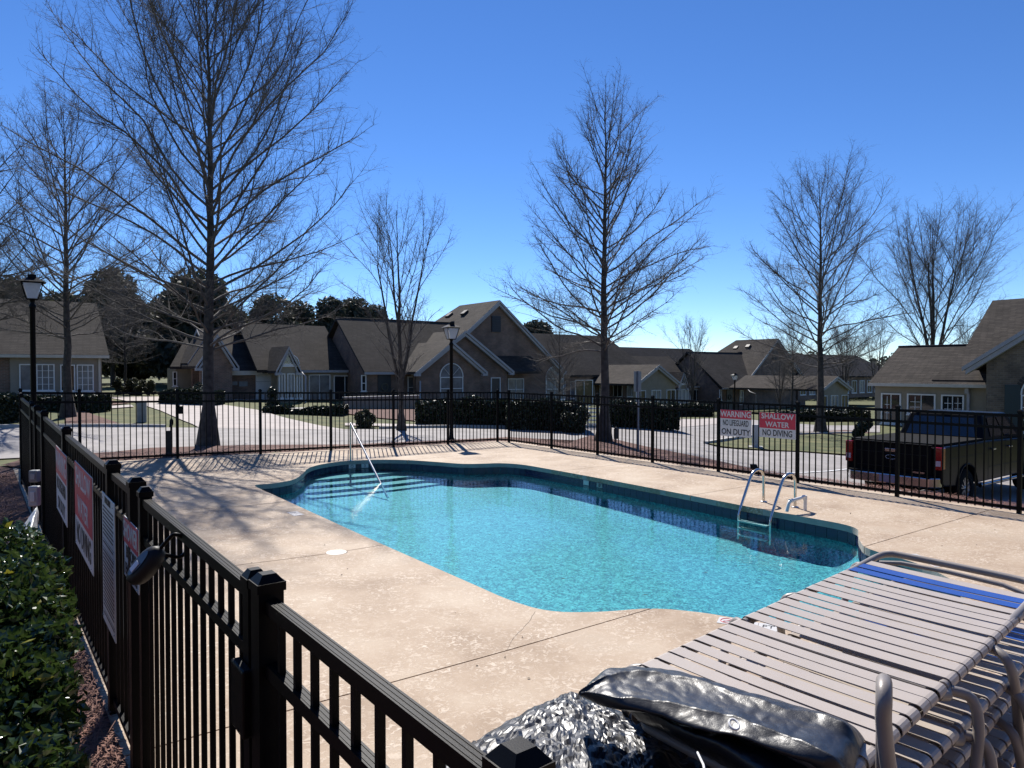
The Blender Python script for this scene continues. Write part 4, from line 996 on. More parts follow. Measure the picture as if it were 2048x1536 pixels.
def eave_house():
    zf0 = -.5
    bM, zE = hit_a(729, 738, 40.1)
    t = thing('brick_house', 'long brick house with overlapping front gables and an arched window behind the dark hedge', 'house', W(40, 24, zf0))
    n0 = set(scene.objects)
    b3, z3 = hit_a(906, 682, 38.05); f3, _ = hit_a(975, 745, 38.05); zE = 1.86
    gable_a(t, 38.4, b3, z3, f3, zE, 5.5, mBrick, zf0, mRoof)
    b2, z2 = hit_a(932, 660, 39.25); f2, _ = hit_a(1028, 742, 39.25)
    gable_a(t, 39.6, b2, z2, f2, zE + .04, 5.5, mBrick, zf0, mRoof)
    FRONT.update(o.name for o in scene.objects if o not in n0)
    b1, z1 = hit_a(1000, 600, 41.15); f1, _ = hit_a(1132, 740, 41.15)
    gable_a(t, 41.5, b1, z1, f1, zE + .02, 5.0, mBrick, zf0, mRoof, hip=5)
    # louvre in the large gable
    bl, zl0 = hit_a(993, 664, 41.4); _, zl1 = hit_a(993, 632, 41.4)
    mb = MB(); mb.ab(41.40, 41.5, bl - .38, bl + .38, zl0, zl1); lv = mb.build('louvre', M('louvre_slate', (.03, .035, .045), .6), t)
    mb = MB()
    for k in range(8): mb.ab(41.36, 41.41, bl - .36, bl + .36, zl0 + .08 + k * (zl1 - zl0 - .1) / 8, zl0 + .12 + k * (zl1 - zl0 - .1) / 8)
    mb.build('slats', M('slat_slate', (.02, .025, .035), .6), lv, kind='stuff')
    # arched window and the others on the front gables
    def win(px0, px1, yt, yb, a, **k):
        b0, zt = hit_a(px0, yt, a); b1_, _ = hit_a(px1, yt, a); _, zb = hit_a(px0, yb, a)
        return window(t, W(a, (b0 + b1_) / 2, zb), BX, -AX, abs(b1_ - b0), zt - zb, **k)
    n0 = set(scene.objects)
    win(879.5, 925.5, 754, 801, 38.4, arch=True, pane=mCurtain)
    win(981, 1000, 755, 800, 39.6, cols=1, rows=1, pane=mPatio)
    win(1015, 1047, 757, 801, 41.5, pane=mCurtain)
    win(1091, 1127, 757, 800, 41.5, arch=True, pane=mCurtain)
    win(1150, 1185, 760, 810, 41.5, cols=2, rows=1, pane=mGlass)
    FRONT.update(o.name for o in scene.objects if o not in n0)
    # main range, ridge along b
    bR = hit_a(1015, 640, 44.5)[0]; zR = hit_a(760, 639, 44.5)[1]
    roofslab(t, [W(40.1, bM, zE), W(40.1, bR, zE), W(44.5, bR, zR), W(44.5, bM, zR)], mRoof)
    roofslab(t, [W(44.5, bM, zR), W(44.5, bR, zR), W(49, bR, zE), W(49, bM, zE)], mRoof)
    mb = MB(); mb.tube([W(44.5, bM, zR + .0), W(44.5, bR, zR + .0)], .05, 5); mb.build('ridge_cap', mRoof, t)
    mb = MB(); mb.ab(40.4, 40.7, bM + .3, b3 - 1.5, zf0, zE - .1); mb.build('wall', mBrick, t)
    bl_ = bM + .3
    mb = MB(); mb.prism([W(40.7, bl_, zf0), W(40.7, bl_, zE - .1), W(44.5, bl_, zR - .22), W(48.4, bl_, zE - .1), W(48.4, bl_, zf0)], BX * .3); mb.build('wall', mBrick, t)
    gutter(t, 40.1, bM, b3 - 1.9, zE - .02)
    win(722, 732, 750, 783, 40.4, cols=1, pane=mGlass); win(815, 831, 753, 797, 40.4, cols=1, rows=2, pane=mCurtain)
    b0, zt = hit_a(755, 750, 40.4); b1_, _ = hit_a(781, 750, 40.4)
    mb = MB(); mb.ab(40.33, 40.4, b0, b1_, zf0, zt); dr = mb.build('door', mPatio, t, bevel=.01)
    mb = MB(); mb.tube([W(40.30, (b0 + b1_) / 2 + .22 * math.cos(x), zt - .75 + .22 * math.sin(x)) for x in [k * math.pi / 8 for k in range(16)]], .05, 6, closed=True); mb.build('wreath', M('wreath', (.08, .08, .06), .9), dr)
    mb = MB(); mb.tube([W(40.0, hit_a(838, 745, 40)[0], zE - .1), W(39.4, hit_a(846, 750, 39)[0], zE - .45), W(38.3, b3 - (f3 - b3) + .42, zE - .6), W(38.3, b3 - (f3 - b3) + .42, zf0)], .05, 6); mb.build('downspout', mTrim, t)
    # recessed range with sliding doors and the bay
    zE2 = 1.98; bN = hit_a(548, 735, 43)[0]; zR2 = hit_a(640, 652, 47)[1]
    roofslab(t, [W(43.0, bN - 1, zE2), W(43.0, bM + .25, zE2), W(47, bM + .25, zR2), W(47, bN - 1, zR2)], mRoof)
    roofslab(t, [W(47, bN - 1, zR2), W(47, bM + .25, zR2), W(51, bM + .25, zE2), W(51, bN - 1, zE2)], mRoof)
    mb = MB(); mb.ab(43.35, 43.6, bN, bM + .28, zf0, zE2 - .1); mb.build('wall', mStucco, t)
    gutter(t, 43.0, bN + 1.2, bM + .2, zE2 - .02)
    win(617, 660, 749, 810, 43.35, cols=2, rows=1, pane=mCurtain); win(667, 711, 751, 812, 43.35, cols=2, rows=1, pane=mGlass)
    bb_, zb_ = hit_a(579, 692, 41.2); fb_, _ = hit_a(604, 733, 41.2)
    gable_a(t, 41.5, bb_, zb_, fb_, zE2 - .05, 3.0, mStucco, zf0, mRoof, over=.2)
    b_, z_ = hit_a(580, 731.5, 41.5); window(t, W(41.5, b_, z_), BX, -AX, 1.05, .12, arch=True, cols=1, rows=1)
    for x0, x1 in ((557, 570), (574, 589), (592.5, 604.5)): win(x0, x1, 747, 797, 41.5, cols=2, rows=1, pane=mCurtain)
    mb = MB(); bd = hit_a(611, 740, 41.4)[0]; mb.tube([W(43.0, bd + .3, zE2 - .1), W(41.4, bd, zE2 - .4), W(41.4, bd, zf0)], .05, 6); mb.build('downspout', mTrim, t)
    # garage range
    bO = hit_a(441, 738, 44.0)[0]; bO1 = bN + .2; zR3 = hit_a(470, 659, 48.4)[1]; zE3 = 1.93
    roofslab(t, [W(44.0, bO - .3, zE3), W(44.0, bO1, zE3), W(48.4, bO1, zR3), W(48.4, bO - .3, zR3)], mRoof)
    roofslab(t, [W(48.4, bO - .3, zR3), W(48.4, bO1, zR3), W(52.8, bO1, zE3), W(52.8, bO - .3, zE3)], mRoof)
    mb = MB(); mb.ab(44.4, 44.6, bO, bO1, zf0, zE3 - .1); mb.prism([W(44.6, bO, zf0), W(44.6, bO, zE3 - .1), W(48.4, bO, zR3 - .25), W(52.4, bO, zE3 - .1), W(52.4, bO, zf0)], BX * .2); mb.build('wall', mBrick, t)
    mb = MB(); mb.ab(43.93, 44.1, bO - .3, bO1, zE3 - .27, zE3 - .01); mb.build('fascia', mCream, t)
    mb = MB()
    for s, (a_, z_) in enumerate(((44.0, zE3), (52.8, zE3))): board(mb, W(48.4, bO - .33, zR3 - .02), W(a_, bO - .33, z_ - .02), .22, BX * .06)
    mb.build('rake_board', mTrim, t)
    b0, zt = hit_a(511, 744, 44.4); b1_, _ = hit_a(550, 744, 44.4)
    mb = MB(); mb.ab(44.33, 44.4, b0, b1_, zf0, zt); gd = mb.build('garage_door', mWhite, t)
    mb = MB()
    for k in range(1, 4): mb.ab(44.325, 44.332, b0, b1_, zf0 + k * (zt - zf0) / 4 - .012, zf0 + k * (zt - zf0) / 4 + .012)
    mb.build('panel_groove', mTrim, gd)
    mb = MB(); b0, z0 = hit_a(462, 767, 44.4); mb.ab(44.3, 44.4, b0, b0 + .35, z0 - .1, z0 + .12); mb.ab(44.3, 44.4, b0 + .45, b0 + .95, z0 - .18, z0 + .12); mb.build('meter_box', mGrayBox, t)
    # side wing with steep little gables at the garage end
    bp_, zp_ = hit_a(436, 668, 43.2); bf_, zf2 = hit_a(393, 732, 43.2); hwid = abs(bp_ - bf_)
    gable_a(t, 43.6, bp_, zp_, bp_ + hwid, zf2, 3.5, mBrick, zf0, mRoof, over=.3)
    bp_, zp_ = hit_a(415, 668, 45.6); bf_, zf3 = hit_a(377, 726, 45.6); hwid = abs(bp_ - bf_)
    gable_a(t, 46, bp_, zp_, bp_ + hwid, zf3, 3.0, mBrick, zf0, mRoof, over=.3)
    bq, _ = hit_a(340, 733, 47.5); bq1, _ = hit_a(395, 733, 47.5); ze = hit_a(340, 733, 47.5)[1]
    roofslab(t, [W(47.5, bq, ze), W(47.5, bq1, ze), W(50.5, bq1, ze + 2.0), W(50.5, bq + 1.6, ze + 2.0)], mRoof)
    mb = MB(); mb.ab(47.9, 50.5, bq + .4, bq1, zf0, ze - .1); mb.build('wall', mStucco, t)
    win(404, 417, 740, 778, 43.6, arch=True, pane=mCurtain); win(345, 354, 743, 772, 47.9, cols=1, pane=mGlass)
    # roof vents
    for px, py in ((898, 634), (929, 629)):
        fr_ = None
        for k in range(60):      # walk the sight line until it meets the slope of the big gable
            y = 44 + k * .15; p = at_y(px, py, y); a, b = AB(p.x, p.y); zr = z1 - (z1 - zE - .02) / abs(f1 - b1) * (b1 - b)
            if p.z <= zr: break
        mb = MB(); mb.box(p + ZX * .12, (.5, .5, .2), AX, (BX * .8 + ZX * .6).normalized(), (ZX * .8 - BX * .6).normalized()); mb.build('roof_vent', mDark, t, bevel=.03)
    return t, W(41.15, b1, z1)
HOUSE, PEAK = eave_house()
def copy_tree(o, parent=None):
    c = o.copy(); scene.collection.objects.link(c)
    if parent: c.parent = parent; c.matrix_parent_inverse = o.matrix_parent_inverse.copy()
    for ch in [k for k in bpy.data.objects if k.parent == o and k.name not in FRONT]: copy_tree(ch, c)
    return c
KIDS = {}
h2 = copy_tree(HOUSE); d = at_y(1557, 677, 76) - PEAK; h2.location += d
h2['label'] = 'distant pale roofed house of the same kind with two vents behind the third lamp post'
# tan wall in front of the main range, round column, steps
t = thing('garden_wall', 'low tan garden wall in front of the dark front door', 'wall', W(33.5, 17, -.5))
b0, z0 = hit_a(690, 795, 35.0); b1, _ = hit_a(838, 795, 35.0)
mb = MB(); mb.ab(35, 35.25, b0, b1, -.6, z0 - .02); mb.build('panel', mStucco, t)
mb = MB(); mb.ab(34.96, 35.29, b0 - .03, b1 + .03, z0 - .02, z0 + .03); mb.build('coping', mKerb, t)
t = thing('patio_fence', 'short white slatted patio fence beyond the trunk of the cone shaped tree', 'fence', ground(1190, 850))
q = at_y(1192, 850, 31)
for k in range(5):
    mb = MB(); mb.box((q.x, q.y, gz(q.x, q.y) + .15 + k * .17), (.7, .03, .07)); mb.build('slat', mWhite, t)
for s in (-.36, .36):
    mb = MB(); mb.box((q.x + s, q.y, gz(q.x, q.y) + .45), (.07, .07, 1.0)); mb.build('post', mWhite, t)

def left_house():
    t = thing('lawn_house', 'low brown house with white framed sunroom windows beyond the lawn', 'house', at_y(100, 790, 37))
    P = at_y(203, 712, 37); a0, bR = AB(P.x, P.y); zE = P.z + .05; zf0 = zE - 2.55
    bL = bR - 14
    mb = MB(); mb.ab(a0, a0 + .3, bL, bR, zf0, zE - .12); mb.ab(a0 + .3, a0 + 9, bR - .3, bR - .001, zf0, zE - .12); mb.build('wall', mBrick, t)
    b20, _ = hit_a(20, 740, a0); mb = MB(); mb.ab(a0 - .06, a0 - .002, b20, bR, zf0, zE - .15); mb.build('sunroom_panel', M('sunroom_cream', (.26, .225, .18), .75, 0, .06, 3), t)
    zR = hit_a(60, 600, a0 + 4.6)[1]
    roofslab(t, [W(a0 - .4, bL, zE), W(a0 - .4, bR + .3, zE), W(a0 + 4.6, bR + .3, zR), W(a0 + 4.6, bL, zR)], mRoof)
    roofslab(t, [W(a0 + 4.6, bL, zR), W(a0 + 4.6, bR + .3, zR), W(a0 + 9.6, bR + .3, zE), W(a0 + 9.6, bL, zE)], mRoof)
    mb = MB(); mb.prism([W(a0 + .1, bR - .2, zE - .2), W(a0 + 4.6, bR - .2, zR - .2), W(a0 + 9, bR - .2, zE - .2)], BX * .2); mb.build('gable_wall', mBrick, t)
    gutter(t, a0 - .42, bL, bR + .3, zE - .02, mCream)
    def win(px0, px1, yt, yb, **k):
        b0, zt = hit_a(px0, yt, a0 - .06); b1_, _ = hit_a(px1, yt, a0 - .06); _, zb = hit_a(px0, yb, a0 - .06)
        window(t, W(a0 - .06, (b0 + b1_) / 2, zb), BX, -AX, abs(b1_ - b0), zt - zb, **k)
    win(38, 64, 728, 782, cols=1, rows=1, pane=mCurtain); win(72, 109, 728, 782, cols=3, rows=4, pane=mCurtain)
    win(120, 150, 729, 783, cols=1, rows=1, pane=mGlass); win(153, 187, 729, 783, cols=3, rows=4, pane=mCurtain)
    b0, _ = hit_a(199, 740, a0 - .1); mb = MB(); mb.ab(a0 - .14, a0 - .07, b0 - .05, b0 + .05, zf0, zE - .1); mb.build('downspout', mCream, t)
left_house()

def right_house():
    t = thing('sunroom_house', 'tan house with a three window sunroom and a brick gable behind the parked truck', 'house', W(12, 40, -1.0))
    B0 = 39.0; zf0 = -1.1
    aL, zE = hit_b(1750, 767, B0); aR, _ = hit_b(1962, 772, B0); zE = 1.28
    mb = MB(); mb.ab(aR - 3, aL, B0, B0 + .25, zf0, zE - .1); mb.ab(aL - .25, aL - .001, B0 + .25, B0 + 6, zf0, zE - .1); mb.build('wall', mStucco, t)
    eB = B0 - .42; a0, _ = hit_b(1737, 765, eB); a1 = aR - 3
    rB = B0 + 3.0; zR = hit_b(1800, 694, rB)[1]
    # the far corner stops on a sloping rake
    aRk = hit_b(1797, 695, rB)[0]
    roofslab(t, [W(a1, eB, zE), W(a0, eB, zE), W(aRk, rB, zR), W(a1, rB, zR)], mRoof)
    roofslab(t, [W(a1, rB, zR), W(aRk, rB, zR), W(a0, rB + 3.4, zE), W(a1, rB + 3.4, zE)], mRoof)
    mb = MB(); mb.prism([W(aL - .2, B0 + .3, zE - .15), W(aL - .2, rB, zR - .3), W(aL - .2, rB + 3, zE - .15)], -AX * .15); mb.build('gable_wall', mStucco, t)
    mb = MB(); mb.tube([W(a1, rB, zR + .02), W(aRk, rB, zR + .02)], .06, 5); mb.build('ridge_cap', mRoofD, t)
    mb = MB(); mb.ab(a1, a0, eB - .08, eB + .02, zE - .17, zE - .01); mb.build('gutter', mCream, t)
    def win(px0, px1, yt, yb, **k):
        A0, zt = hit_b(px0, yt, B0); A1, _ = hit_b(px1, yt, B0); _, zb = hit_b(px0, yb, B0)
        window(t, W((A0 + A1) / 2, B0, zb), -AX, -BX, abs(A1 - A0), zt - zb, frame=mWhite, fw=.07, **k)
    win(1763, 1803, 786, 846, cols=2, rows=1, pane=mGlass); win(1815, 1872, 787, 828, cols=2, rows=1, pane=mGlass); win(1883, 1929, 789, 832, cols=2, rows=1, pane=mGlass)
    # thin glazing bars
    for px0, px1, yt, yb in ((1770, 1779, 792, 842), (1821, 1840, 793, 824), (1889, 1903, 795, 829), (1909, 1923, 795, 829)):
        A0, zt = hit_b(px0, yt, B0 - .02); A1, _ = hit_b(px1, yt, B0 - .02); _, zb = hit_b(px0, yb, B0 - .02); mb = MB()
        am = (A0 + A1) / 2; mb.ab(am - .012, am + .012, B0 - .035, B0 - .015, zb, zt)
        for k in (1, 2): z = zb + (zt - zb) * k / 3; mb.ab(min(A0, A1), max(A0, A1), B0 - .034, B0 - .016, z - .012, z + .012)
        mb.build('glazing_bar', mWhite, t)
    A0, _ = hit_b(1937, 780, B0 - .1); mb = MB(); mb.ab(A0 - .06, A0 + .06, B0 - .14, B0 - .02, zf0, zE - .45); mb.ab(A0 - .05, A0 + .12, B0 - .24, B0 - .05, zE - .47, zE - .2); mb.build('downspout', mTrim, t)
    # brick gable wing to the side
    Bg = 37.9; aF, zF = hit_b(1925, 734, Bg - .35); aX, zX = hit_b(2048, 659, Bg - .35); sl = (zX - zF) / (aF - aX); aP = aF - 6.2; zP = zF + sl * 6.2
    wa = hit_b(1972, 800, Bg)[0]
    mb = MB(); mb.prism([W(wa, Bg, zf0), W(wa, Bg, zP - sl * (wa - aP) - .2), W(aP, Bg, zP - .2), W(2 * aP - wa, Bg, zP - sl * (wa - aP) - .2), W(2 * aP - wa, Bg, zf0)], BX * .3)
    mb.ab(wa - .3, wa - .001, Bg + .3, Bg + 9, zf0, zF); mb.build('wall', mBrickTan, t)
    for s in (0, 1):
        e = aF if s == 0 else 2 * aP - aF
        roofslab(t, [W(e, Bg - .35, zF), W(aP, Bg - .35, zP), W(aP, Bg + 9, zP), W(e, Bg + 9, zF)], mRoof)
    mb = MB(); board(mb, W(aF + .02, Bg - .38, zF), W(aP, Bg - .38, zP), .2, BX * .05); board(mb, W(aF - .12, Bg - .32, zF - .12), W(aP, Bg - .32, zP - .2), .24, BX * .25); mb.build('rake_board', mTrim, t)
    # arched window with a dark shutter and soldier brick arch
    A, z0 = hit_b(2052, 865, Bg); _, z1 = hit_b(2052, 790, Bg)
    window(t, W(A - .75, Bg, z0), -AX, -BX, 1.9, z1 - z0, arch=True, cols=2, rows=3)
    mb = MB(); mb.ab(A + .22, A + .85, Bg - .05, Bg - .002, z0, z1 + .45); mb.build('shutter', M('shutter_green', (.012, .03, .035), .5), t)
    for k in range(24):
        th = math.pi * (k + .5) / 24; c = W(A - .75 + 1.13 * math.cos(th), Bg - .012, z1 + 1.13 * math.sin(th)); r = (AX * math.cos(th) + ZX * math.sin(th)).normalized()
        mb = MB(); mb.box(c, (.21, .03, .11), r, BX, r.cross(BX)); mb.build('brick', M('arch_brick', (.045, .04, .035), .8) if k == 0 else bpy.data.materials['arch_brick'], t)
    # large roof behind
    aZ, zZ = hit_b(1985, 601, 45); a2, z2 = hit_b(1932, 692, 41.3)
    roofslab(t, [W(aZ - 14, 45, zZ + .1), W(aZ, 45, zZ), W(a2, 41.3, z2), W(a2 + .6, 38.8, zE + .2), W(aZ - 14, 38.8, zE + .2)], mRoof)
    roofslab(t, [W(aZ - 14, 45, zZ + .1), W(aZ, 45, zZ), W(a2, 49, z2), W(aZ - 14, 49, z2)], mRoof)
    mb = MB(); mb.ab(aZ - 14, aZ - .4, 44, 44.3, zf0, zZ - 1); mb.build('rear_wall', mBrickTan, t)
right_house()

def blocker_building():  # unseen building added behind the viewer to cut sky fill and darken reflections
    t = thing('blocker_building', 'unseen brick building with a grey hipped roof added behind the viewer to block sky light', 'house', (0, -9, 0))
    mb = MB(); mb.box((2, -9.5, 1.2), (26, 9, 3.6)); mb.build('wall', mBrick, t)
    a, b, c, d = Vector((-11.6, -4.4, 3)), Vector((15.6, -4.4, 3)), Vector((15.6, -14.6, 3)), Vector((-11.6, -14.6, 3)); e, f = Vector((-6.5, -9.5, 6.6)), Vector((10.5, -9.5, 6.6))
    mb = MB(); mb.add([a, b, c, d, e, f], [(0, 1, 5, 4), (1, 2, 5), (2, 3, 4, 5), (3, 0, 4), (3, 2, 1, 0)]); mb.build('roof', mRoof, t)
    t2 = thing('reflection_blocker_house', 'unseen brick house added past the sunroom house to darken the truck reflections', 'house', W(-7, 42, -1))  # added out of view so the truck flank mirrors something dark
    mb = MB(); mb.ab(-20, 1.5, 38, 48, -1.3, 1.6); mb.build('wall', mBrick, t2)
    roofslab(t2, [W(2, 37.6, 1.6), W(-20.5, 37.6, 1.6), W(-20.5, 43, 6), W(2, 43, 6)], mRoof); roofslab(t2, [W(2, 48.4, 1.6), W(-20.5, 48.4, 1.6), W(-20.5, 43, 6), W(2, 43, 6)], mRoof)
    for x in (-8, -3, 3, 8, 12): window(t, Vector((x, -4.98, 1.0)), Vector((-1, 0, 0)), Vector((0, 1, 0)), 1.4, 1.5, pane=mCurtain)
blocker_building()

def far_house(label, px, y, w, eave_y, ridge_y, wall, roof, gable=True):
    P = at_y(px, eave_y, y); a, b = AB(P.x, P.y); zE = P.z; z0 = zE - 2.6; zR = zE + (eave_y - ridge_y) * y / 1420
    t = thing('far_house', label, 'house', (P.x, P.y, z0), 0, 'houses beyond the street')
    if gable: gable_a(t, a, b, zR, b + w / 2, zE, 9, wall, z0, roof)
    else:
        mb = MB(); mb.ab(a, a + 8, b - w / 2, b + w / 2, z0, zE); mb.build('wall', wall, t)
        roofslab(t, [W(a - .4, b - w / 2 - .3, zE), W(a - .4, b + w / 2 + .3, zE), W(a + 4, b + w / 2 - 2, zR), W(a + 4, b - w / 2 + 2, zR)], roof)
        roofslab(t, [W(a + 4, b - w / 2 + 2, zR), W(a + 4, b + w / 2 - 2, zR), W(a + 8.4, b + w / 2 + .3, zE), W(a + 8.4, b - w / 2 - .3, zE)], roof)
        roofslab(t, [W(a - .4, b + w / 2 + .3, zE), W(a + 8.4, b + w / 2 + .3, zE), W(a + 4, b + w / 2 - 2, zR)], roof); roofslab(t, [W(a + 8.4, b - w / 2 - .3, zE), W(a - .4, b - w / 2 - .3, zE), W(a + 4, b - w / 2 + 2, zR)], roof)
    n = max(2, int(w / 1.7))
    for k in range(n):
        window(t, W(a - .002, b - w / 2 + w * (k + .5) / n, z0 + .55), BX, -AX, 1.15, 1.5, cols=2, rows=1, pane=mCurtain if k % 2 else mGlass)
far_house('small sunroom gable with tall white windows beyond the tree ring', 1668, 62, 5.2, 778, 752, mStucco, mRoof)
far_house('pale gabled sunroom left of the slate roof beside the street', 1312, 60, 5.6, 767, 729, mStucco, mRoof)
far_house('low dark roofed house beyond the tree ring', 1700, 85, 22, 752, 708, mBrick, mRoofD, False)
far_house('low house far behind with a tan brick end', 1300, 72, 26, 760, 692, mBrick, mRoofD, False)
far_house('distant roof showing over the long ridge beside the big brick gable', 1150, 62, 19, 750, 664, mBrick, mRoof, False)

# ================================================================== LAMP POSTS AND STREET ITEMS
def lamp_post(label, P, H, rz=.6):
    t = thing('lamp_post', label, 'lamp post', P, rz, 'lantern lamp posts')
    s = 1.0
    mb = MB(); mb.lathe([(.09, -.1), (.09, .1), (.06, .16), (.05, .5), (.047, H - .62), (.060, H - .60), (.060, H - .56), (.035, H - .52), (.05, H - .46), (.085, H - .44)], (0, 0, 0), 14)
    o = mb.build('post', mBlack); o.parent = t
    lo, hi, z0, z1 = .095, .175, H - .44, H - .13
    mb = MB(); q = lambda r, z: [Vector((-r, -r, z)), Vector((r, -r, z)), Vector((r, r, z)), Vector((-r, r, z))]
    A, B = q(lo, z0), q(hi, z1)
    for k in range(4):
        mb.tube([A[k], B[k]], .011, 4); mb.tube([A[k], A[(k + 1) % 4]], .011, 4); mb.tube([B[k], B[(k + 1) % 4]], .013, 4)
    C = q(.225, z1 + .012); D = q(.07, z1 + .10); E = q(.07, z1 + .16)
    mb.add(C + D + E, [(0, 1, 5, 4), (1, 2, 6, 5), (2, 3, 7, 6), (3, 0, 4, 7), (4, 5, 9, 8), (5, 6, 10, 9), (6, 7, 11, 10), (7, 4, 8, 11), (8, 9, 10, 11), (3, 2, 1, 0)])
    cage = mb.build('lantern_frame', mBlack); cage.parent = t
    mp = bpy.data.materials.get('lamp_glass')
    if not mp:
        mp = M('lamp_glass', (.72, .74, .76), .35, 0, .12, 20); n = mp.node_tree.nodes; l = mp.node_tree.links
        tr = n.new('ShaderNodeBsdfTranslucent'); tr.inputs[0].default_value = (.85, .87, .9, 1); mx = n.new('ShaderNodeMixShader'); mx.inputs[0].default_value = .6
        l.new(n['Principled BSDF'].outputs[0], mx.inputs[1]); l.new(tr.outputs[0], mx.inputs[2]); l.new(mx.outputs[0], n['Material Output'].inputs[0])
    for k in range(4):
        j = (k + 1) % 4; f = lambda p, q, u: p.lerp(q, u)
        a, b, c, d = f(A[k], A[j], .12), f(A[k], A[j], .88), f(B[k], B[j], .93), f(B[k], B[j], .07)
        nrm = (b - a).cross(d - a).normalized(); mb = MB(); mb.prism([a, b, c, d], -nrm * .003); o = mb.build('pane', mp); o.parent = cage
    return t
P = at_y(66, 700, 13.7); P.z = gz(P.x, P.y); lamp_post('black lantern lamp post standing just beyond the far fence corner', P, 2.0 + 186 * 13.7 / 1420 - P.z)
P = ground(903, 889); P = at_y(903, 889, 19.9); P.z = gz(P.x, P.y); lamp_post('black lantern lamp post in front of the brick house gables', P, 2.0 + 92 * 19.9 / 1420 - P.z, .45)
P = at_y(1470, 700, 50); P.z = gz(P.x, P.y); lamp_post('small distant lantern lamp post before the slate roofed house', P, 2.0 - 8 * 50 / 1420 - P.z, .2)

def misc():
    # utility cabinet on the lawn
    P = ground(284, 845); t = thing('utility_cabinet', 'grey ribbed utility cabinet standing on the lawn', 'utility box', P, R(20))
    h = 41 * P.y / 1420
    for nm, c, s in (('body', (0, 0, h / 2), (.30, .24, h)), ('lid', (0, 0, h + .02), (.34, .28, .05))):
        mb = MB(); mb.box(c, s); o = mb.build(nm, mGrayBox, bevel=.015); o.parent = t
    # pale cabinet behind the two red signs
    P = at_y(1511, 866, 26); P.z = gz(P.x, P.y); t = thing('utility_cabinet', 'pale grey upright cabinet seen in the gap of the two red signs', 'utility box', P, R(-20))
    mb = MB(); mb.box((0, 0, .45), (.24, .2, .9)); o = mb.build('body', M('pale_cabinet', (.42, .43, .43), .6), bevel=.01); o.parent = t
    mb = MB(); mb.box((0, 0, .05), (.5, .4, .1)); o = mb.build('plinth', mKerb); o.parent = t
    # sign plate seen nearly edge on
    P = ground(1276, 905); t = thing('street_sign', 'grey back of a parking sign on a slim post beside the pool corner', 'sign', P, R(33))
    H = 2.0 - 3 * P.y / 1420 - P.z
    mb = MB(); mb.box((0, 0, H / 2), (.05, .05, H)); o = mb.build('post', mGrayBox); o.parent = t
    mb = MB(); mb.box((0, .03, H - .32), (.30, .006, .62)); o = mb.build('plate', M('aluminium_plate', (.28, .28, .28), .4, .6)); o.parent = t
    # stake light and feeder box
    P = ground(1232, 889); t = thing('garden_post_box', 'small dark box on a short stake beside the cone shaped tree', 'post box', P, .3)
    mb = MB(); mb.box((0, 0, .12), (.03, .03, .3)); o = mb.build('stake', mDark); o.parent = t
    mb = MB(); mb.box((0, 0, .36), (.13, .10, .34)); mb.lathe([(.06, .53), (.05, .56), (.0, .60)], (0, 0, 0), 8); o = mb.build('box', M('dark_box', (.02, .022, .02), .6), bevel=.01); o.parent = t
    P = W(8.05, 11.75); P.z = gz(P.x, P.y); P = at_y(1508, 950, P.y); P.z = deck_z(8, 11.4) - .05; t = thing('floodlight', 'small black floodlight on a bent arm low against the fence', 'floodlight', P, .5)
    mb = MB(); mb.tube([(0, 0, -.2), (0, 0, .12), (.02, -.02, .17)], .012, 6); o = mb.build('arm', mBlack); o.parent = t
    mb = MB(); mb.prism([(-.06, -.05, .16), (.07, -.05, .16), (.05, -.02, .25), (-.04, -.02, .25)], (0, .09, 0)); o = mb.build('head', mBlack, bevel=.006); o.parent = t
    # yard hydrant
    P = at_y(338, 893, 15.6); P.z = gz(P.x, P.y); t = thing('yard_hydrant', 'dark green yard hydrant wired to a short post outside the fence', 'hydrant', P, .2)
    mb = MB(); mb.box((0, 0, .26), (.115, .09, .62)); o = mb.build('post', M('green_timber', (.035, .04, .03), .8, 0, .3, 8), bevel=.006); o.parent = t
    mb = MB(); mb.tube([(.05, 0, .2), (.05, 0, .66), (.06, 0, .72)], .024, 8); mb.lathe([(.035, .70), (.042, .74), (.04, .80), (.015, .84)], (.055, 0, 0), 10); mb.tube([(.055, 0, .74), (.055, -.1, .72), (.055, -.13, .66)], .017, 6); o = mb.build('spigot', mBlack); o.parent = t
    P = W(16.0, hit_a(359, 820, 16)[0] + .06, 0); t = thing('latch_box', 'small black box bolted to a post of the street side fence', 'box', P)
    P = at_y(361, 820, P.y - .05); mb = MB(); mb.box(P, (.10, .07, .16), BX, AX, ZX); mb.lathe([(.02, 0), (.02, .09)], P + ZX * .02 - BX * .03, 8); mb.build('housing', mBlack, t, bevel=.01)
    # electrical boxes on the outside of the fence
    for k, (x0, x1, y0, y1, lab) in enumerate(((61, 78, 940, 964, 'small grey switch box on the outside of the fence above the white box'), (60, 78, 972, 1012, 'white cover box on the outside of the fence above the folded sheet'))):
        P = at_y((x0 + x1) / 2, (y0 + y1) / 2, 4.9); w = (x1 - x0) * 4.9 / 1420; h = (y1 - y0) * 4.9 / 1420
        t = thing('switch_box', lab, 'switch box', P, 0)
        mb = MB(); mb.box(P, (w, .05, h), Vector((.97, .1, 0)).normalized(), Vector((-.1, .97, 0)).normalized(), ZX); mb.build('body', mGrayBox if k == 0 else M('cover_white', (.45, .46, .47), .4), t, bevel=.008)
        mb = MB(); mb.box(P + Vector((.004, -.028, 0)), (w * .5, .01, h * .5)); mb.build('cover', M('cover_grey', (.34, .35, .36), .4) if k == 0 else mSignW, t, bevel=.003)
        if k == 1:
            mb = MB(); mb.tube([P - ZX * h / 2, P - ZX * 1.0], .012, 6); mb.build('conduit', mGrayBox, t)
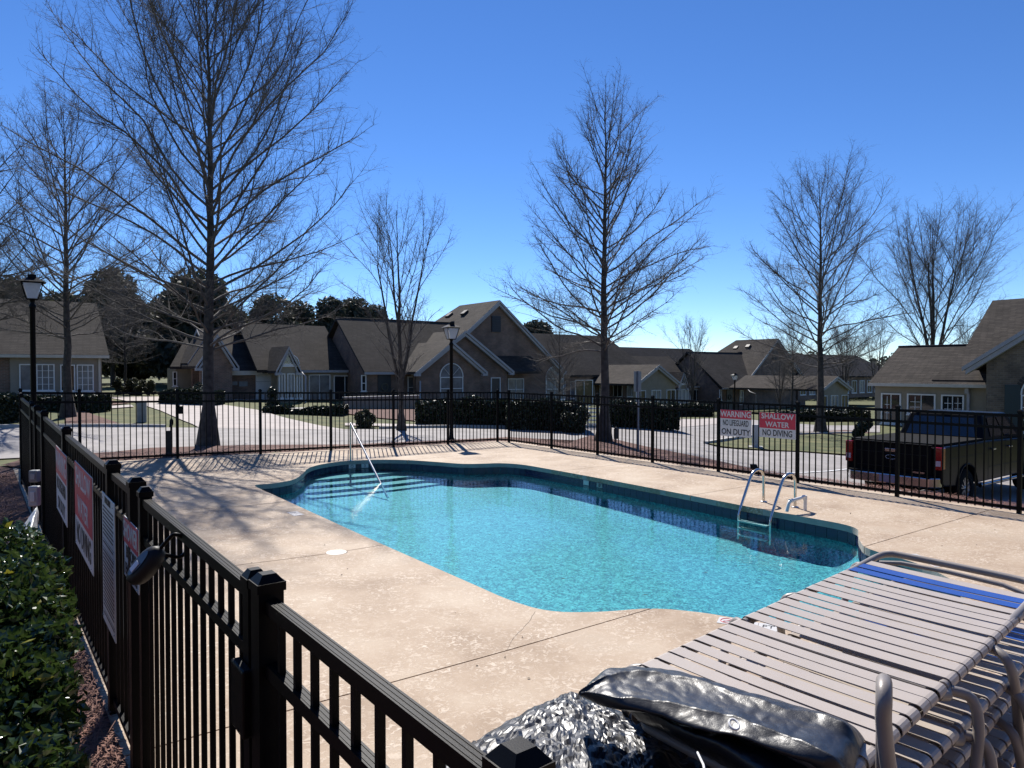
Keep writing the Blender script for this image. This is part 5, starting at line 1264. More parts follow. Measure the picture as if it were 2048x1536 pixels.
    # folded white sheet leaning in the bed
    top = at_y(74, 1013, 4.75); bl = at_y(20, 1085, 4.5); br = at_y(77, 1088, 4.6); mm = at_y(50, 1092, 4.3)
    t = thing('folded_sheet', 'translucent white plastic sheet draped to a cone by the fence', 'plastic sheet', br)
    n = 12; V = [top]; rn = random.Random(2)
    rings = 6
    for r in range(1, rings + 1):
        for k in range(n + 1):
            u = k / n; base = bl.lerp(mm, min(1, u * 2)) if u < .5 else mm.lerp(br, u * 2 - 1); p = top.lerp(base, r / rings)
            V.append(p + Vector((rn.uniform(-1, 1), rn.uniform(-1, 1), rn.uniform(-1, 1))) * .012 * r / 3 + Vector((0, .03 * math.sin(k * 2.2), 0)) * r / rings)
    F = [(0, 1 + k, 2 + k) for k in range(n)] + [(1 + (r - 1) * (n + 1) + k, 1 + r * (n + 1) + k, 2 + r * (n + 1) + k, 2 + (r - 1) * (n + 1) + k) for r in range(1, rings) for k in range(n)]
    mb = MB(); mb.add(V, F, True); s = mb.build('sheet', M('sheet_white', (.40, .43, .46), .3, 0, .12, 20, .2, 60), t); so = s.modifiers.new('thick', 'SOLIDIFY'); so.thickness = .002
    # cable lock head on the gate
    c = at_y(292, 1131, 2.62); t = thing('cable_lock', 'black oval lock with a silver face hanging by a cable from the gate', 'lock', c)
    U = Vector((.62, .12, .77)).normalized(); N = Vector((-.55, -.75, .3)); N = (N - U * N.dot(U)).normalized(); V_ = N.cross(U)
    mb = MB(); prof_ = [(math.cos(x), math.sin(x)) for x in [k * math.pi / 8 for k in range(16)]]
    vs = []; 
    for off, s in ((-.035, .55), (-.026, .88), (0, 1), (.024, .9), (.032, .62)):
        vs += [c + U * (x * .085 * s) + V_ * (y * .045 * s) + N * off for x, y in prof_]
    mb.add(vs, [(r * 16 + k, r * 16 + (k + 1) % 16, (r + 1) * 16 + (k + 1) % 16, (r + 1) * 16 + k) for r in range(4) for k in range(16)] + [tuple(range(15, -1, -1)), tuple(range(64, 80))], True)
    mb.build('body', M('lock_black', (.008, .009, .012), .5, spec=.25), t)
    mb = MB(); mb.add([c + U * (x * .055) + V_ * (y * .02) + N * .036 for x, y in prof_], [tuple(range(16))]); mb.build('face_plate', M('lock_silver', (.10, .105, .12), .35, .6), t)
    mb = MB(); mb.box(c - U * .016 + N * .038, (.04, .022, .003), U, V_, N); mb.build('display', M('lock_display', (.6, .62, .66), .2), t)
    q = c + U * .08; loop = [q, q + U * .03 + Vector((.01, 0, .01)), q + Vector((.05, .01, .05)), q + Vector((.075, .03, .03)), q + Vector((.08, .05, -.01)), q + Vector((.05, .05, -.045)), q + Vector((.01, .02, -.03)), q - U * .02]
    mb = MB(); mb.tube(smoothpoly(loop, 5, False), .007, 8); mb.build('cable', mBlack, t)
    # fallen leaves and specks
    rn = random.Random(12); mb = MB()
    for _ in range(46):
        a = rn.uniform(1.5, 15); b = rn.choice([rn.uniform(.9, 3.4), rn.uniform(9.2, 11.2)]); p = W(a, b, deck_z(a, b) + .006); s = rn.uniform(.006, .016); u = Vector((rn.uniform(-1, 1), rn.uniform(-1, 1), rn.uniform(-.3, .3))).normalized(); v = u.cross(ZX).normalized()
        mb.add([p - u * s, p + v * s * .5 + ZX * .004, p + u * s, p - v * s * .5], [(0, 1, 2, 3)])
    for px, py in ((954, 1332), (1045, 1275), (695, 1138), (1010, 1315), (1884, 1092), (1953, 1090), (1990, 1060)):
        p = at_z(px, py, .006); mb.add([p + Vector((-.008, 0, 0)), p + Vector((0, .006, .006)), p + Vector((.008, 0, .002)), p + Vector((0, -.006, 0))], [(0, 1, 2, 3)])
    for _ in range(60):
        k = rn.randrange(len(PO)); a, b = PO[k]; a += rn.uniform(-.5, .5); b += rn.choice((-1, 1)) * rn.uniform(.1, .6)
        if 3.7 < b < 8.95 and 2.6 < a < 14.5: continue
        p = W(a, b, deck_z(a, b) + .005); s_ = rn.uniform(.004, .011); u = Vector((rn.uniform(-1, 1), rn.uniform(-1, 1), .1)).normalized(); v = u.cross(ZX).normalized()
        mb.add([p - u * s_, p + v * s_ * .5 + ZX * .003, p + u * s_, p - v * s_ * .5], [(0, 1, 2, 3)])
    mb.build('leaf_litter', M('dead_leaf', (.05, .032, .02), .8), kind='stuff', recalc=False)
    mb = MB()
    for px, py in ((1205, 1117), (1127, 1158), (1412, 1145), (1290, 1190), (980, 1070), (1560, 1180)):
        p = at_z(px, py, -.172); s = .03; mb.add([p + Vector((-s, 0, 0)), p + Vector((0, s * .4, .004)), p + Vector((s, .01, 0)), p + Vector((0, -s * .3, .003))], [(0, 1, 2, 3)])
    mb.build('floating_leaves', bpy.data.materials['dead_leaf'], kind='stuff', recalc=False)
misc()

# pine straw lying on the beds
def straw(name, pts_fn, n, seed, ln=.16, w=.0022):
    rg = np.random.default_rng(seed); V = []; F = []
    for i in range(n):
        x, y = pts_fn(rg); z = gz(x, y) + .05; a = rg.uniform(0, 6.28); l = ln * rg.uniform(.5, 1.3); u = np.array([math.cos(a), math.sin(a), rg.normal(0, .22)]); v = np.array([-u[1], u[0], 0]) * w
        c = np.array([x, y, z + abs(rg.normal(0, .014)) + .006]); m = c + np.array([0, 0, .012]); o = len(V)
        V += [c - u * l / 2 - v, c - u * l / 2 + v, m - v, m + v, c + u * l / 2 + v * .5]; F += [(o, o + 2, o + 3, o + 1), (o + 2, o + 4, o + 3)]
    me = bpy.data.meshes.new(name); me.from_pydata([tuple(map(float, v)) for v in V], [], F); me.materials.append(mStraw); o = link(name, me, kind='stuff')
def abpt(a0, a1, b0, b1):
    def f(rg):
        b_ = rg.uniform(b0, b1) if b1 < .6 and rg.random() < .6 else (b1 - abs(rg.normal(0, .3)) if b1 < .6 else rg.uniform(b0, b1)); p = W(rg.uniform(a0, a1), b_); return p.x, p.y
    return f
straw('loose_straw', abpt(1.2, 8, -1.6, .52), 11000, 1)
straw('loose_straw', abpt(8, 15, -3, .3), 4000, 5, .2, .004)
straw('loose_straw', abpt(16.2, 18.2, .5, 11), 5000, 2, .2, .004)
straw('loose_straw', abpt(9, 18, 11.8, 14.2), 4000, 3, .2, .004)
straw('loose_straw', abpt(2.5, 9, 11.75, 12.6), 3000, 4, .2, .003)

# holly shrub beside the camera, outside the fence
def holly():
    t = thing('holly_shrub', 'glossy dark green holly shrub growing against the outside of the fence', 'shrub', W(2.3, -.3, gz(*W(2.3, -.3)[:2])))
    cs = []; rn = random.Random(3)
    def C(px, py, y, r): p = at_y(px, py, y); cs.append((p.x, p.y, p.z, r, r, r * .95))
    C(45, 1165, 3.6, .22); C(-10, 1140, 3.7, .27); C(60, 1230, 3.3, .19); C(20, 1280, 3.1, .26); C(75, 1310, 2.95, .16); C(0, 1400, 2.8, .26); C(80, 1390, 2.75, .14); C(30, 1480, 2.6, .2); C(-40, 1250, 3.2, .35); C(-40, 1450, 2.7, .35); C(60, 1510, 2.55, .13); C(10, 1600, 2.4, .25)
    o = link('foliage', leaf_cloud('foliage', cs, mLeafHolly, 15000, .031, 9, elong=1.75, fold=True), t); o['kind'] = 'stuff'
    o = link('old_leaves', leaf_cloud('old_leaves', cs, mLeafYellow, 260, .030, 19, elong=1.7, fold=True), t)
    mb = MB(); base = W(2.4, -.35, gz(*W(2.4, -.35)[:2]))
    for c in cs:
        e = Vector(c[:3]); mb.tube([base, base.lerp(e, .5) + Vector((rn.uniform(-.1, .1), rn.uniform(-.1, .1), 0)), e], [.012, .008, .004], 5)
    mb.build('stems', mBark, t)
holly()

# ================================================================== PICKUP TRUCK
def truck():
    rw = Vector((9.62, 15.0, 0)); ctr = rw - AX * 0 + AX * .98     # rear axle centre
    gzt = -.93
    t = thing('pickup_truck', 'black crew cab pickup truck parked with its tailgate toward the pool fence', 'truck', (ctr.x, ctr.y, gzt), math.atan2(BX.y, BX.x))
    def part(name, mb, mats, parent=None, bevel=0):
        o = mb.build(name, mats, None, bevel); o.parent = parent or t; return o
    X = lambda x, y, z: Vector((x, y, z))
    def arch(cx, r=.50, cz=.42, n=10): return [(cx + r * math.cos(math.pi * k / n), cz + max(.08, r * math.sin(math.pi * k / n))) for k in range(n + 1)]
    prof_ = [(4.68, .55), (4.72, .95), (4.60, 1.18), (3.55, 1.30), (1.12, 1.36), (1.05, 1.40), (-1.12, 1.40), (-1.17, 1.32), (-1.17, .62), (-1.10, .55)] + arch(0)[::-1] + [(.6, .48), (3.1, .48)] + arch(3.7)[::-1] + [(4.3, .5)]
    mb = MB(); 
    w0, w1 = .97, 1.0; n = len(prof_)
    vs = []
    for y, k in ((-.93, 0), (-1.0, 1), (1.0, 1), (.93, 0)):
        for x, z in prof_: vs.append(X(x, y if k else y, z if z < .7 else (z if not k else z - .05)))
    # outer side skins slightly lower at the shoulder for a rounded flank
    fs = [tuple(range(n - 1, -1, -1)) if False else tuple(range(n)), tuple(3 * n + i for i in range(n - 1, -1, -1))]
    mb.add([X(x, -1.0, min(z, 1.36)) for x, z in prof_] + [X(x, 1.0, min(z, 1.36)) for x, z in prof_], [tuple(range(n)), tuple(range(2 * n - 1, n - 1, -1))] + [(i, n + i, n + (i + 1) % n, (i + 1) % n) for i in range(n)])
    body = part('body', mb, mTruck, bevel=.035)
    mb = MB(); mb.box((-.05, 0, 1.382), (2.12, 1.84, .05)); part('bed_cover', mb, mRubber)
    # greenhouse
    lowr = [(1.06, 1.34), (3.62, 1.30)]; A = dict(bl=(1.06, 1.34, .94), br=(3.62, 1.28, .90), tr=(2.78, 1.92, .74), tl=(1.34, 1.93, .76))
    L = [X(A[k][0], -A[k][2], A[k][1]) for k in ('bl', 'br', 'tr', 'tl')]; Rr = [X(A[k][0], A[k][2], A[k][1]) for k in ('bl', 'br', 'tr', 'tl')]
    mb = MB(); mb.add(L + Rr, [(0, 1, 2, 3), (7, 6, 5, 4), (0, 3, 7, 4), (1, 5, 6, 2), (3, 2, 6, 7), (0, 4, 5, 1)]); cab = part('cab', mb, mTruck, bevel=.05)
    def lerpq(a, b, c, d, u, v): return (a.lerp(b, u)).lerp(d.lerp(c, u), v)
    def glass(quad, u0, u1, v0, v1, off, nm='window'):
        a, b, c, d = quad; q = [lerpq(a, b, c, d, u, v) for u, v in ((u0, v0), (u1, v0), (u1, v1), (u0, v1))]; nr = (q[1] - q[0]).cross(q[3] - q[0]).normalized() * off
        m_ = MB(); m_.prism([p + nr for p in q], nr * .5); return part(nm, m_, M('truck_glass', (.01, .012, .02), .03, 0, spec=.9) if 'truck_glass' not in bpy.data.materials else bpy.data.materials['truck_glass'], cab)
    glass((Rr[0], L[0], L[3], Rr[3]), .10, .90, .12, .82, .012, 'rear_window')
    glass((L[0], L[1], L[2], L[3]), .14, .44, .16, .84, .012); glass((L[0], L[1], L[2], L[3]), .48, .80, .16, .84, .012)
    glass((Rr[1], Rr[0], Rr[3], Rr[2]), .20, .52, .16, .84, .012); glass((Rr[1], Rr[0], Rr[3], Rr[2]), .56, .86, .16, .84, .012)
    glass((L[1], Rr[1], Rr[2], L[2]), .08, .92, .1, .9, .012, 'windscreen')
    mb = MB(); mb.box((1.30, 0, 1.945), (.08, .22, .035)); part('brake_light', mb, mRed, cab, .006)
    for s in (-1, 1): mb = MB(); mb.box((1.30, s * .19, 1.943), (.07, .13, .032)); part('cargo_light', mb, mClear, cab, .006)
    for s in (-.62, .62): mb = MB(); mb.box((1.35, s, 1.94), (.10, .09, .02)); part('roof_highlight_trim', mb, mChrome, cab, .006)
    # tailgate
    mb = MB(); mb.box((-1.185, 0, 1.01), (.04, 1.60, .70)); tg = part('tailgate', mb, mTruck, None, .015)
    mb = MB(); mb.box((-1.21, 0, 1.37), (.07, 1.62, .035)); part('spoiler_lip', mb, mRubber, tg, .01)
    mb = MB(); mb.box((-1.212, 0, 1.22), (.02, .26, .07)); part('handle', mb, mChrome, tg, .008)
    mb = MB(); mb.tube([X(-1.215, .115 * math.cos(k * math.pi / 10), 1.07 + .045 * math.sin(k * math.pi / 10)) for k in range(20)], .007, 5, closed=True); mb.lathe([(.0, -1.209), (.1, -1.209)], (0, 0, 0), 3) if False else None; part('oval_emblem', mb, mChrome, tg)
    mb = MB(); mb.box((-1.212, .0, .86), (.006, 1.45, .006)); mb.box((-1.212, 0, 1.16), (.006, 1.45, .006)); part('crease', mb, mDark, tg)
    mb = MB(); mb.box((-1.21, -.55, .80), (.008, .24, .035)); part('badge', mb, mChrome, tg)
    # tail lights
    for s in (-1, 1):
        mb = MB(); mb.box((-1.13, s * .925, 1.12), (.16, .16, .46)); tl = part('tail_light', mb, mRed, None, .02)
        mb = MB(); mb.box((-1.216, s * .925, 1.02), (.012, .10, .11)); part('reverse_lens', mb, mClear, tl, .004)
    # bumper
    mb = MB(); mb.prism([X(-1.14, -.98, .52), X(-1.36, -.80, .52), X(-1.38, -.3, .52), X(-1.38, .3, .52), X(-1.36, .80, .52), X(-1.14, .98, .52)], (0, 0, .21)); bp = part('bumper', mb, mChrome, None, .025)
    mb = MB(); mb.box((-1.25, 0, .745), (.25, 1.7, .02)); part('step_pad', mb, mRubber, bp)
    mb = MB(); mb.box((-1.385, 0, .63), (.012, .33, .16)); part('licence_plate', mb, M('plate_grey', (.30, .31, .36), .4, 0, .1, 30), bp, .004)
    mb = MB(); mb.box((-1.3, 0, .47), (.25, .08, .08)); part('hitch', mb, mDark, bp)
    mb = MB(); mb.box((-.4, .1, .45), (.9, .85, .22)); mb.lathe([(.0, 0), (.33, .02), (.36, .1), (.33, .2), (0, .22)], (-.55, 0, .38), 16); mb.box((1.8, 0, .42), (4.6, 1.1, .14)); part('underbody', mb, mRubber)
    mb = MB(); mb.tube([X(.62, -1.02, .42), X(3.0, -1.02, .42)], .045, 8); mb.tube([X(.62, 1.02, .42), X(3.0, 1.02, .42)], .045, 8); part('running_board', mb, mChrome)
    # seams, handles, mirrors, wheel arch lips
    mb = MB()
    for s in (-1, 1):
        for x in (1.10, 2.05, 3.15): mb.box((x, s * 1.0005, .92), (.012, .006, .84))
    part('door_seam', mb, mDark)
    for s in (-1, 1):
        for x in (1.30, 2.25): mb = MB(); mb.box((x, s * 1.03, 1.17), (.20, .04, .035)); part('door_handle', mb, mChrome, None, .01)
        mb = MB(); mb.box((3.05, s * 1.16, 1.38), (.12, .22, .24)); mb.box((3.05, s * 1.0, 1.30), (.06, .2, .05)); part('mirror', mb, mTruck, None, .03)
        mb = MB(); mb.box((2.985, s * 1.16, 1.38), (.01, .18, .19)); part('mirror_glass', mb, mChrome)
        for cx in (0, 3.7): mb = MB(); mb.tube([X(cx + .515 * math.cos(math.pi * k / 14), s * 1.005, .42 + .515 * math.sin(math.pi * k / 14)) for k in range(15)], .022, 6); part('arch_lip', mb, mTruck)
        mb = MB(); mb.box((.02, s * 1.002, 1.10), (1.9, .006, .008)); mb.box((2.3, s * 1.003, .78), (2.3, .008, .012)); part('side_crease', mb, mChrome if False else mDark)
    mb = MB(); mb.box((4.70, 0, .98), (.06, 1.2, .30)); part('grille', mb, mChrome, None, .02)
    for s in (-1, 1): mb = MB(); mb.box((4.62, s * .80, 1.02), (.16, .34, .26)); part('headlight', mb, mClear, None, .03)
    mb = MB(); mb.box((4.76, 0, .62), (.18, 1.96, .22)); part('bumper', mb, mChrome, None, .04)
    mb = MB(); mb.lathe([(.24, -.14), (.37, -.145), (.405, -.11), (.415, -.04), (.415, .04), (.405, .11), (.37, .145), (.24, .14)], (0, 0, 0), 32, 'y', caps=False); tyre = mb.mesh('tyre', mRubber)
    mb = MB(); mb.lathe([(.255, -.12), (.262, -.13), (.245, -.10), (.20, -.06), (.20, .10), (.26, .12)], (0, 0, 0), 28, 'y', caps=False); 
    for k in range(12):
        a = k * math.pi / 6 + (.08 if k % 2 else -.08); d = Vector((math.cos(a), 0, math.sin(a))); mb.box(d * .15 + Vector((0, -.105, 0)), (.22, .03, .028), d, Vector((0, 1, 0)), d.cross(Vector((0, 1, 0))))
    mb.lathe([(0, -.13), (.05, -.13), (.06, -.10), (.06, 0)], (0, 0, 0), 14, 'y'); rim = mb.mesh('rim', mRim)
    for s in (-1, 1):
        for cx in (0, 3.7):
            w = bpy.data.objects.new('wheel', tyre); scene.collection.objects.link(w); w.parent = t; w.location = (cx, s * .85, .415); w.rotation_euler = (0, 0, 0 if s < 0 else math.pi)
            r_ = bpy.data.objects.new('rim', rim); scene.collection.objects.link(r_); r_.parent = w
truck()

# ================================================================== LOUNGERS
LO = Vector((.422, 2.262, 0)); LD = Vector((math.sin(R(48)), math.cos(R(48)), 0)); LW = Vector((LD.y, -LD.x, 0)); LWID = .70
def strap_mesh(name, mat, w=.068, r=.0172, wid=LWID, sag=.004, th=.0026):
    def path(rr, lift):
        P = [(-.0 + .016 - 0 * rr, -rr)]
        P = []
        for k in range(8): an = R(270 - 180 * k / 7); P.append((.016 + rr * math.cos(an), rr * math.sin(an)))
        for k in range(1, 10): u = k / 10; P.append((.016 + (wid - .032) * u, rr - sag * 4 * u * (1 - u)))
        for k in range(8): an = R(90 - 180 * k / 7); P.append((wid - .016 + rr * math.cos(an), rr * math.sin(an)))
        return P
    o, i = path(r + th, 0), path(r, 0); n = len(o); vs = []
    for x in (-w / 2, w / 2):
        vs += [(x, y, z) for y, z in o] + [(x, y, z) for y, z in i]
    fs = []
    for k in range(n - 1):
        fs += [(k, k + 1, 2 * n + k + 1, 2 * n + k), (n + k + 1, n + k, 3 * n + k, 3 * n + k + 1), (k + 1, k, n + k, n + k + 1), (2 * n + k, 2 * n + k + 1, 3 * n + k + 1, 3 * n + k)]
    mb = MB(); mb.add(vs, fs, False); me = mb.mesh(name, mat)
    bm = bmesh.new(); bm.from_mesh(me); bmesh.ops.recalc_face_normals(bm, faces=bm.faces); bm.to_mesh(me); bm.free(); return me
SW = strap_mesh('strap', mStrap); SB = strap_mesh('strap', mBlue)
X0 = -.12; XJ = .60; XE = 1.98
STR = []
x = XJ + .055
while x < 1.76: STR.append(x); x += .085
STR2 = []; x = XJ - .055
while x > X0 + .03: STR2.append(x); x -= .077
def lounger(label, z, k):
    t = thing('sun_lounger', label, 'sun lounger', (LO.x, LO.y, z), math.atan2(LD.y, LD.x), 'sun loungers in the stack')
    t.rotation_euler = (R(-2.5 + .35 * k) * -1 * 0 + R(1.8), 0, math.atan2(LD.y, LD.x) + R((0, .9, -.7, .6, -.5, .8)[k])); t.location.x += (.0, .02, -.01, .02, .03, 0)[k]
    w = LWID; r = .016
    # local y runs to the left of x, so the width goes to negative y
    P = lambda x, y, z=0: Vector((x, -y, z))
    mb = MB(); c = .11
    pts = [P(XJ, .016), P(XE - c, .016), P(XE - .03, .05), P(XE, .14), P(XE, w - .14), P(XE - .03, w - .05), P(XE - c, w - .016), P(XJ, w - .016)]
    sp = [pts[0], pts[0].lerp(pts[1], .33), pts[0].lerp(pts[1], .66)] + smoothpoly(pts[1:7], 6, False)[:-1] + [pts[6], pts[6].lerp(pts[7], .5), pts[7]]
    sp = [Vector((p.x, p.y, .0 + (.03 * ss(p.x, XE - .22, XE)))) for p in sp]
    mb.tube(sp, r, 10); mb.build('back_frame', mGreyTube).parent = t
    mb = MB(); pts = [P(XJ - .02, .034, -.005), P(X0 + .1, .016), P(X0 + .02, .05), P(X0, .14), P(X0, w - .14), P(X0 + .02, w - .05), P(X0 + .1, w - .016), P(XJ - .02, w - .034, -.005)]
    mb.tube([pts[0], pts[0].lerp(pts[1], .1)] + smoothpoly(pts[1:7], 6, False)[:-1] + [pts[6], pts[7].lerp(pts[6], .1), pts[7]], r, 10); mb.build('seat_frame', mGreyTube).parent = t
    mb = MB(); mb.tube([P(XE - .135, .05, .005), P(XE - .115, .14, .02), P(XE - .11, w / 2, .025), P(XE - .115, w - .14, .02), P(XE - .135, w - .05, .005)], .011, 8); mb.build('cross_bar', mGreyTube).parent = t
    for x_ in (XJ + .01, .1): mb = MB(); mb.tube([P(x_, .02, -.03), P(x_, w - .02, -.03)], .012, 8); mb.build('cross_bar', mGreyTube).parent = t
    for y in (.016, w - .016):
        mb = MB(); mb.tube([P(XJ - .05, y, -.01), P(XJ - .01, y + (.012 if y > .3 else -.012), -.02), P(XJ + .05, y, -.005)], .019, 8); mb.build('hinge', mGreyTube).parent = t
    for s, y in ((-1, .0), (1, w)):
        for xa, xb in ((1.10, 1.78), (.02, .62)):
            q = lambda x, o, z: P(x, y + s * o, z)
            pts = [q(xb, .0, -.012), q(xb + .03, .05, -.03), q(xb + .02, .075, -.12), q(xb - .05, .08, -.30), q(xb - .14, .08, -.37), q(xa + .14, .08, -.37), q(xa + .05, .08, -.30), q(xa - .02, .075, -.12), q(xa - .03, .05, -.03), q(xa, .0, -.012)]
            mb = MB(); mb.tube(smoothpoly(pts, 4, False), .0165, 8); mb.build('leg', mGreyTube).parent = t
    rn = random.Random(k)
    for i, x in enumerate(STR + STR2):
        blue = STR and x in STR and (x > STR[-4] - .001 and x < STR[-1] - .001) and x >= STR[-3] - .001
        o = bpy.data.objects.new('strap', SB if blue else SW); scene.collection.objects.link(o); o.parent = t
        if blue: o['label'] = 'bright blue vinyl strap'
        o.location = (x + rn.uniform(-.004, .004), -0.0, rn.uniform(-.001, .001)); o.rotation_euler = (0, rn.uniform(-.015, .015), rn.uniform(-.006, .006)); o.scale = (rn.uniform(.97, 1.03) * (1 if x > XJ else .9), -1, 1)
    return t
names = ['lowest of the stacked taupe strap loungers resting on the deck', 'second lounger from the bottom of the stack', 'third lounger up in the stack of taupe strap loungers', 'third lounger down in the stack of taupe strap loungers', 'lounger directly beneath the topmost one of the stack', 'topmost lounger of the stack showing all its taupe straps and two blue ones']
for k in range(6): lounger(names[k], 1.045 - .128 * (5 - k), k)
# upright arm rest at the near corner
t = thing('arm_rest', 'upright rounded taupe metal arm standing at the open corner of the lounger stack', 'arm rest', at_y(1768, 1500, 1.5))
p0 = at_y(1768, 1392, 1.5); dv = Vector((.465, .885, 0)); 
pts = [at_y(1800, 1640, 1.5), at_y(1778, 1540, 1.5), p0 - ZX * .06, p0 - ZX * .01, p0 + dv * .04 + ZX * .008, p0 + dv * .12 - ZX * .02, p0 + dv * .2 - ZX * .12, p0 + dv * .22 - ZX * .3]
mb = MB(); mb.tube(smoothpoly(pts, 6, False), .0165, 14); mb.build('tube', mGreyTube, t)

# ================================================================== TARPAULIN
from mathutils import noise as mnoise
def tarp():
    t = thing('tarpaulin', 'crumpled shiny black tarpaulin folded over the end of the lounger stack', 'tarpaulin', (.6, 1.9, .9))
    m = M('black_tarp', (.013, .014, .018), .42, 0, 0, spec=1.0); n = m.node_tree.nodes; l = m.node_tree.links; p = n['Principled BSDF']
    tc = n.new('ShaderNodeTexCoord')
    def nz(s, d, dist): z = n.new('ShaderNodeTexNoise'); z.inputs['Scale'].default_value = s; z.inputs['Detail'].default_value = d; z.inputs['Distortion'].default_value = dist; l.new(tc.outputs['Object'], z.inputs[0]); return z.outputs[0]
    b = None
    def vor(sc_, src):
        v = n.new('ShaderNodeTexVoronoi'); v.feature = 'F1'; v.distance = 'MINKOWSKI'; v.inputs['Scale'].default_value = sc_; v.inputs['Exponent'].default_value = 1.3
        w_ = n.new('ShaderNodeVectorMath'); w_.operation = 'ADD'; q_ = n.new('ShaderNodeTexNoise'); q_.inputs['Scale'].default_value = sc_ * .5; l.new(tc.outputs['Object'], q_.inputs[0])
        sc2 = n.new('ShaderNodeVectorMath'); sc2.operation = 'SCALE'; sc2.inputs['Scale'].default_value = 1.2 / sc_; l.new(q_.outputs['Color'], sc2.inputs[0]); l.new(tc.outputs['Object'], w_.inputs[0]); l.new(sc2.outputs[0], w_.inputs[1]); l.new(w_.outputs[0], v.inputs['Vector']); return v.outputs['Distance']
    p.inputs['Specular IOR Level'].default_value = .55
    def rid(sc_):
        z = n.new('ShaderNodeTexNoise'); z.noise_type = 'RIDGED_MULTIFRACTAL'; z.inputs['Scale'].default_value = sc_; z.inputs['Detail'].default_value = 3; z.inputs['Distortion'].default_value = .6; l.new(tc.outputs['Object'], z.inputs[0]); return z.outputs[0]
    for src, dd, st in ((rid(24), .0030, .42), (nz(150, 3, 1.), .0010, .4)):
        bp = n.new('ShaderNodeBump'); bp.inputs['Strength'].default_value = st; bp.inputs['Distance'].default_value = dd; l.new(src, bp.inputs['Height'])
        if b: l.new(b, bp.inputs['Normal'])
        b = bp.outputs[0]
    l.new(b, p.inputs['Normal']); p.inputs['Coat Weight'].default_value = .12; p.inputs['Coat Roughness'].default_value = .25; l.new(b, p.inputs['Coat Normal'])
    m2 = m.copy(); m2.name = 'black_tarp_smooth'
    for q_ in m2.node_tree.nodes:
        if q_.type == 'BUMP': q_.inputs['Strength'].default_value *= 1.3
        if q_.type == 'BSDF_PRINCIPLED': q_.inputs['Roughness'].default_value = .40; q_.inputs['Coat Weight'].default_value = .12
    def grid(name, rows, nu, nv, seed, amp=.010, folds=0.):
        R_ = [[at_z(x, y, z) for x, y, z in row] for row in rows]
        def cr(P, u):
            m_ = len(P) - 1; x = u * m_; i = min(int(x), m_ - 1); f = x - i; p0, p1, p2, p3 = P[max(i - 1, 0)], P[i], P[i + 1], P[min(i + 2, m_)]
            return .5 * ((2 * p1) + (p2 - p0) * f + (2 * p0 - 5 * p1 + 4 * p2 - p3) * f * f + (3 * p1 - p0 - 3 * p2 + p3) * f ** 3)
        V = []; F = []
        for j in range(nv + 1):
            for i in range(nu + 1):
                col = [cr(r, i / nu) for r in R_]; q = cr(col, j / nv)
                s = Vector((q.x * 7, q.y * 7, seed)); h = abs(mnoise.noise(s * 1.7)) * 1.5 + (abs(mnoise.noise(s * 4.1)) * .9 if name == 'lower_sheet' else abs(mnoise.noise(s * 4.1)) * .7) + (mnoise.noise(s * 13) * .34 if name == 'lower_sheet' else 0)
                if folds:
                    ph = folds * j / nv + .35 * mnoise.noise(Vector((i / nu * 3, j / nv * 1.2, 7))) + .12 * mnoise.noise(Vector((i / nu * 9, j / nv * 3, 3))); q = q + ZX * (.011 * (1 - abs(math.sin(math.pi * ph)) ** .6) - .004)
                q = q + ZX * (h - .5) * amp * (1.0 if 0 < j else .4); V.append(q)
        for j in range(nv):
            for i in range(nu):
                a = j * (nu + 1) + i
                if name == 'lower_sheet': F += [(a, a + 1, a + nu + 2), (a, a + nu + 2, a + nu + 1)] if mnoise.noise(Vector((i * .31, j * .31, 2))) > 0 else [(a, a + 1, a + nu + 1), (a + 1, a + nu + 2, a + nu + 1)]
                else: F.append((a, a + 1, a + nu + 2, a + nu + 1))
        mb = MB(); mb.add(V, F, name != 'lower_sheet'); o = mb.build(name, m if name == 'lower_sheet' else m2, t, recalc=False); s = o.modifiers.new('thick', 'SOLIDIFY'); s.thickness = .002; s.offset = 0; return o
    Z = .86
    grid('lower_sheet', [[(800, 1600, Z - .35), (900, 1560, Z - .30), (1010, 1480, Z - .25), (1110, 1440, Z - .25), (1165, 1420, Z - .25), (1230, 1430, Z - .25), (1320, 1470, Z - .25), (1420, 1530, Z - .2)],
                         [(820, 1570, Z - .05), (930, 1496, Z - .04), (1040, 1430, Z - .02), (1115, 1396, Z), (1155, 1392, Z), (1225, 1420, Z), (1330, 1475, Z), (1430, 1535, Z)],
                         [(830, 1600, Z), (950, 1540, Z + .01), (1060, 1470, Z + .02), (1130, 1440, Z + .03), (1180, 1440, Z + .03), (1240, 1460, Z + .02), (1320, 1500, Z + .02), (1400, 1550, Z)],
                         [(850, 1700, Z), (960, 1640, Z + .01), (1070, 1570, Z + .03), (1140, 1540, Z + .03), (1200, 1530, Z + .04), (1250, 1540, Z + .02), (1300, 1570, Z + .03), (1380, 1610, Z)],
                         [(900, 1900, Z - .05), (980, 1850, Z), (1080, 1800, Z), (1150, 1780, Z), (1210, 1760, Z), (1260, 1760, Z), (1300, 1770, Z), (1360, 1800, Z)]], 90, 64, 1, .014)
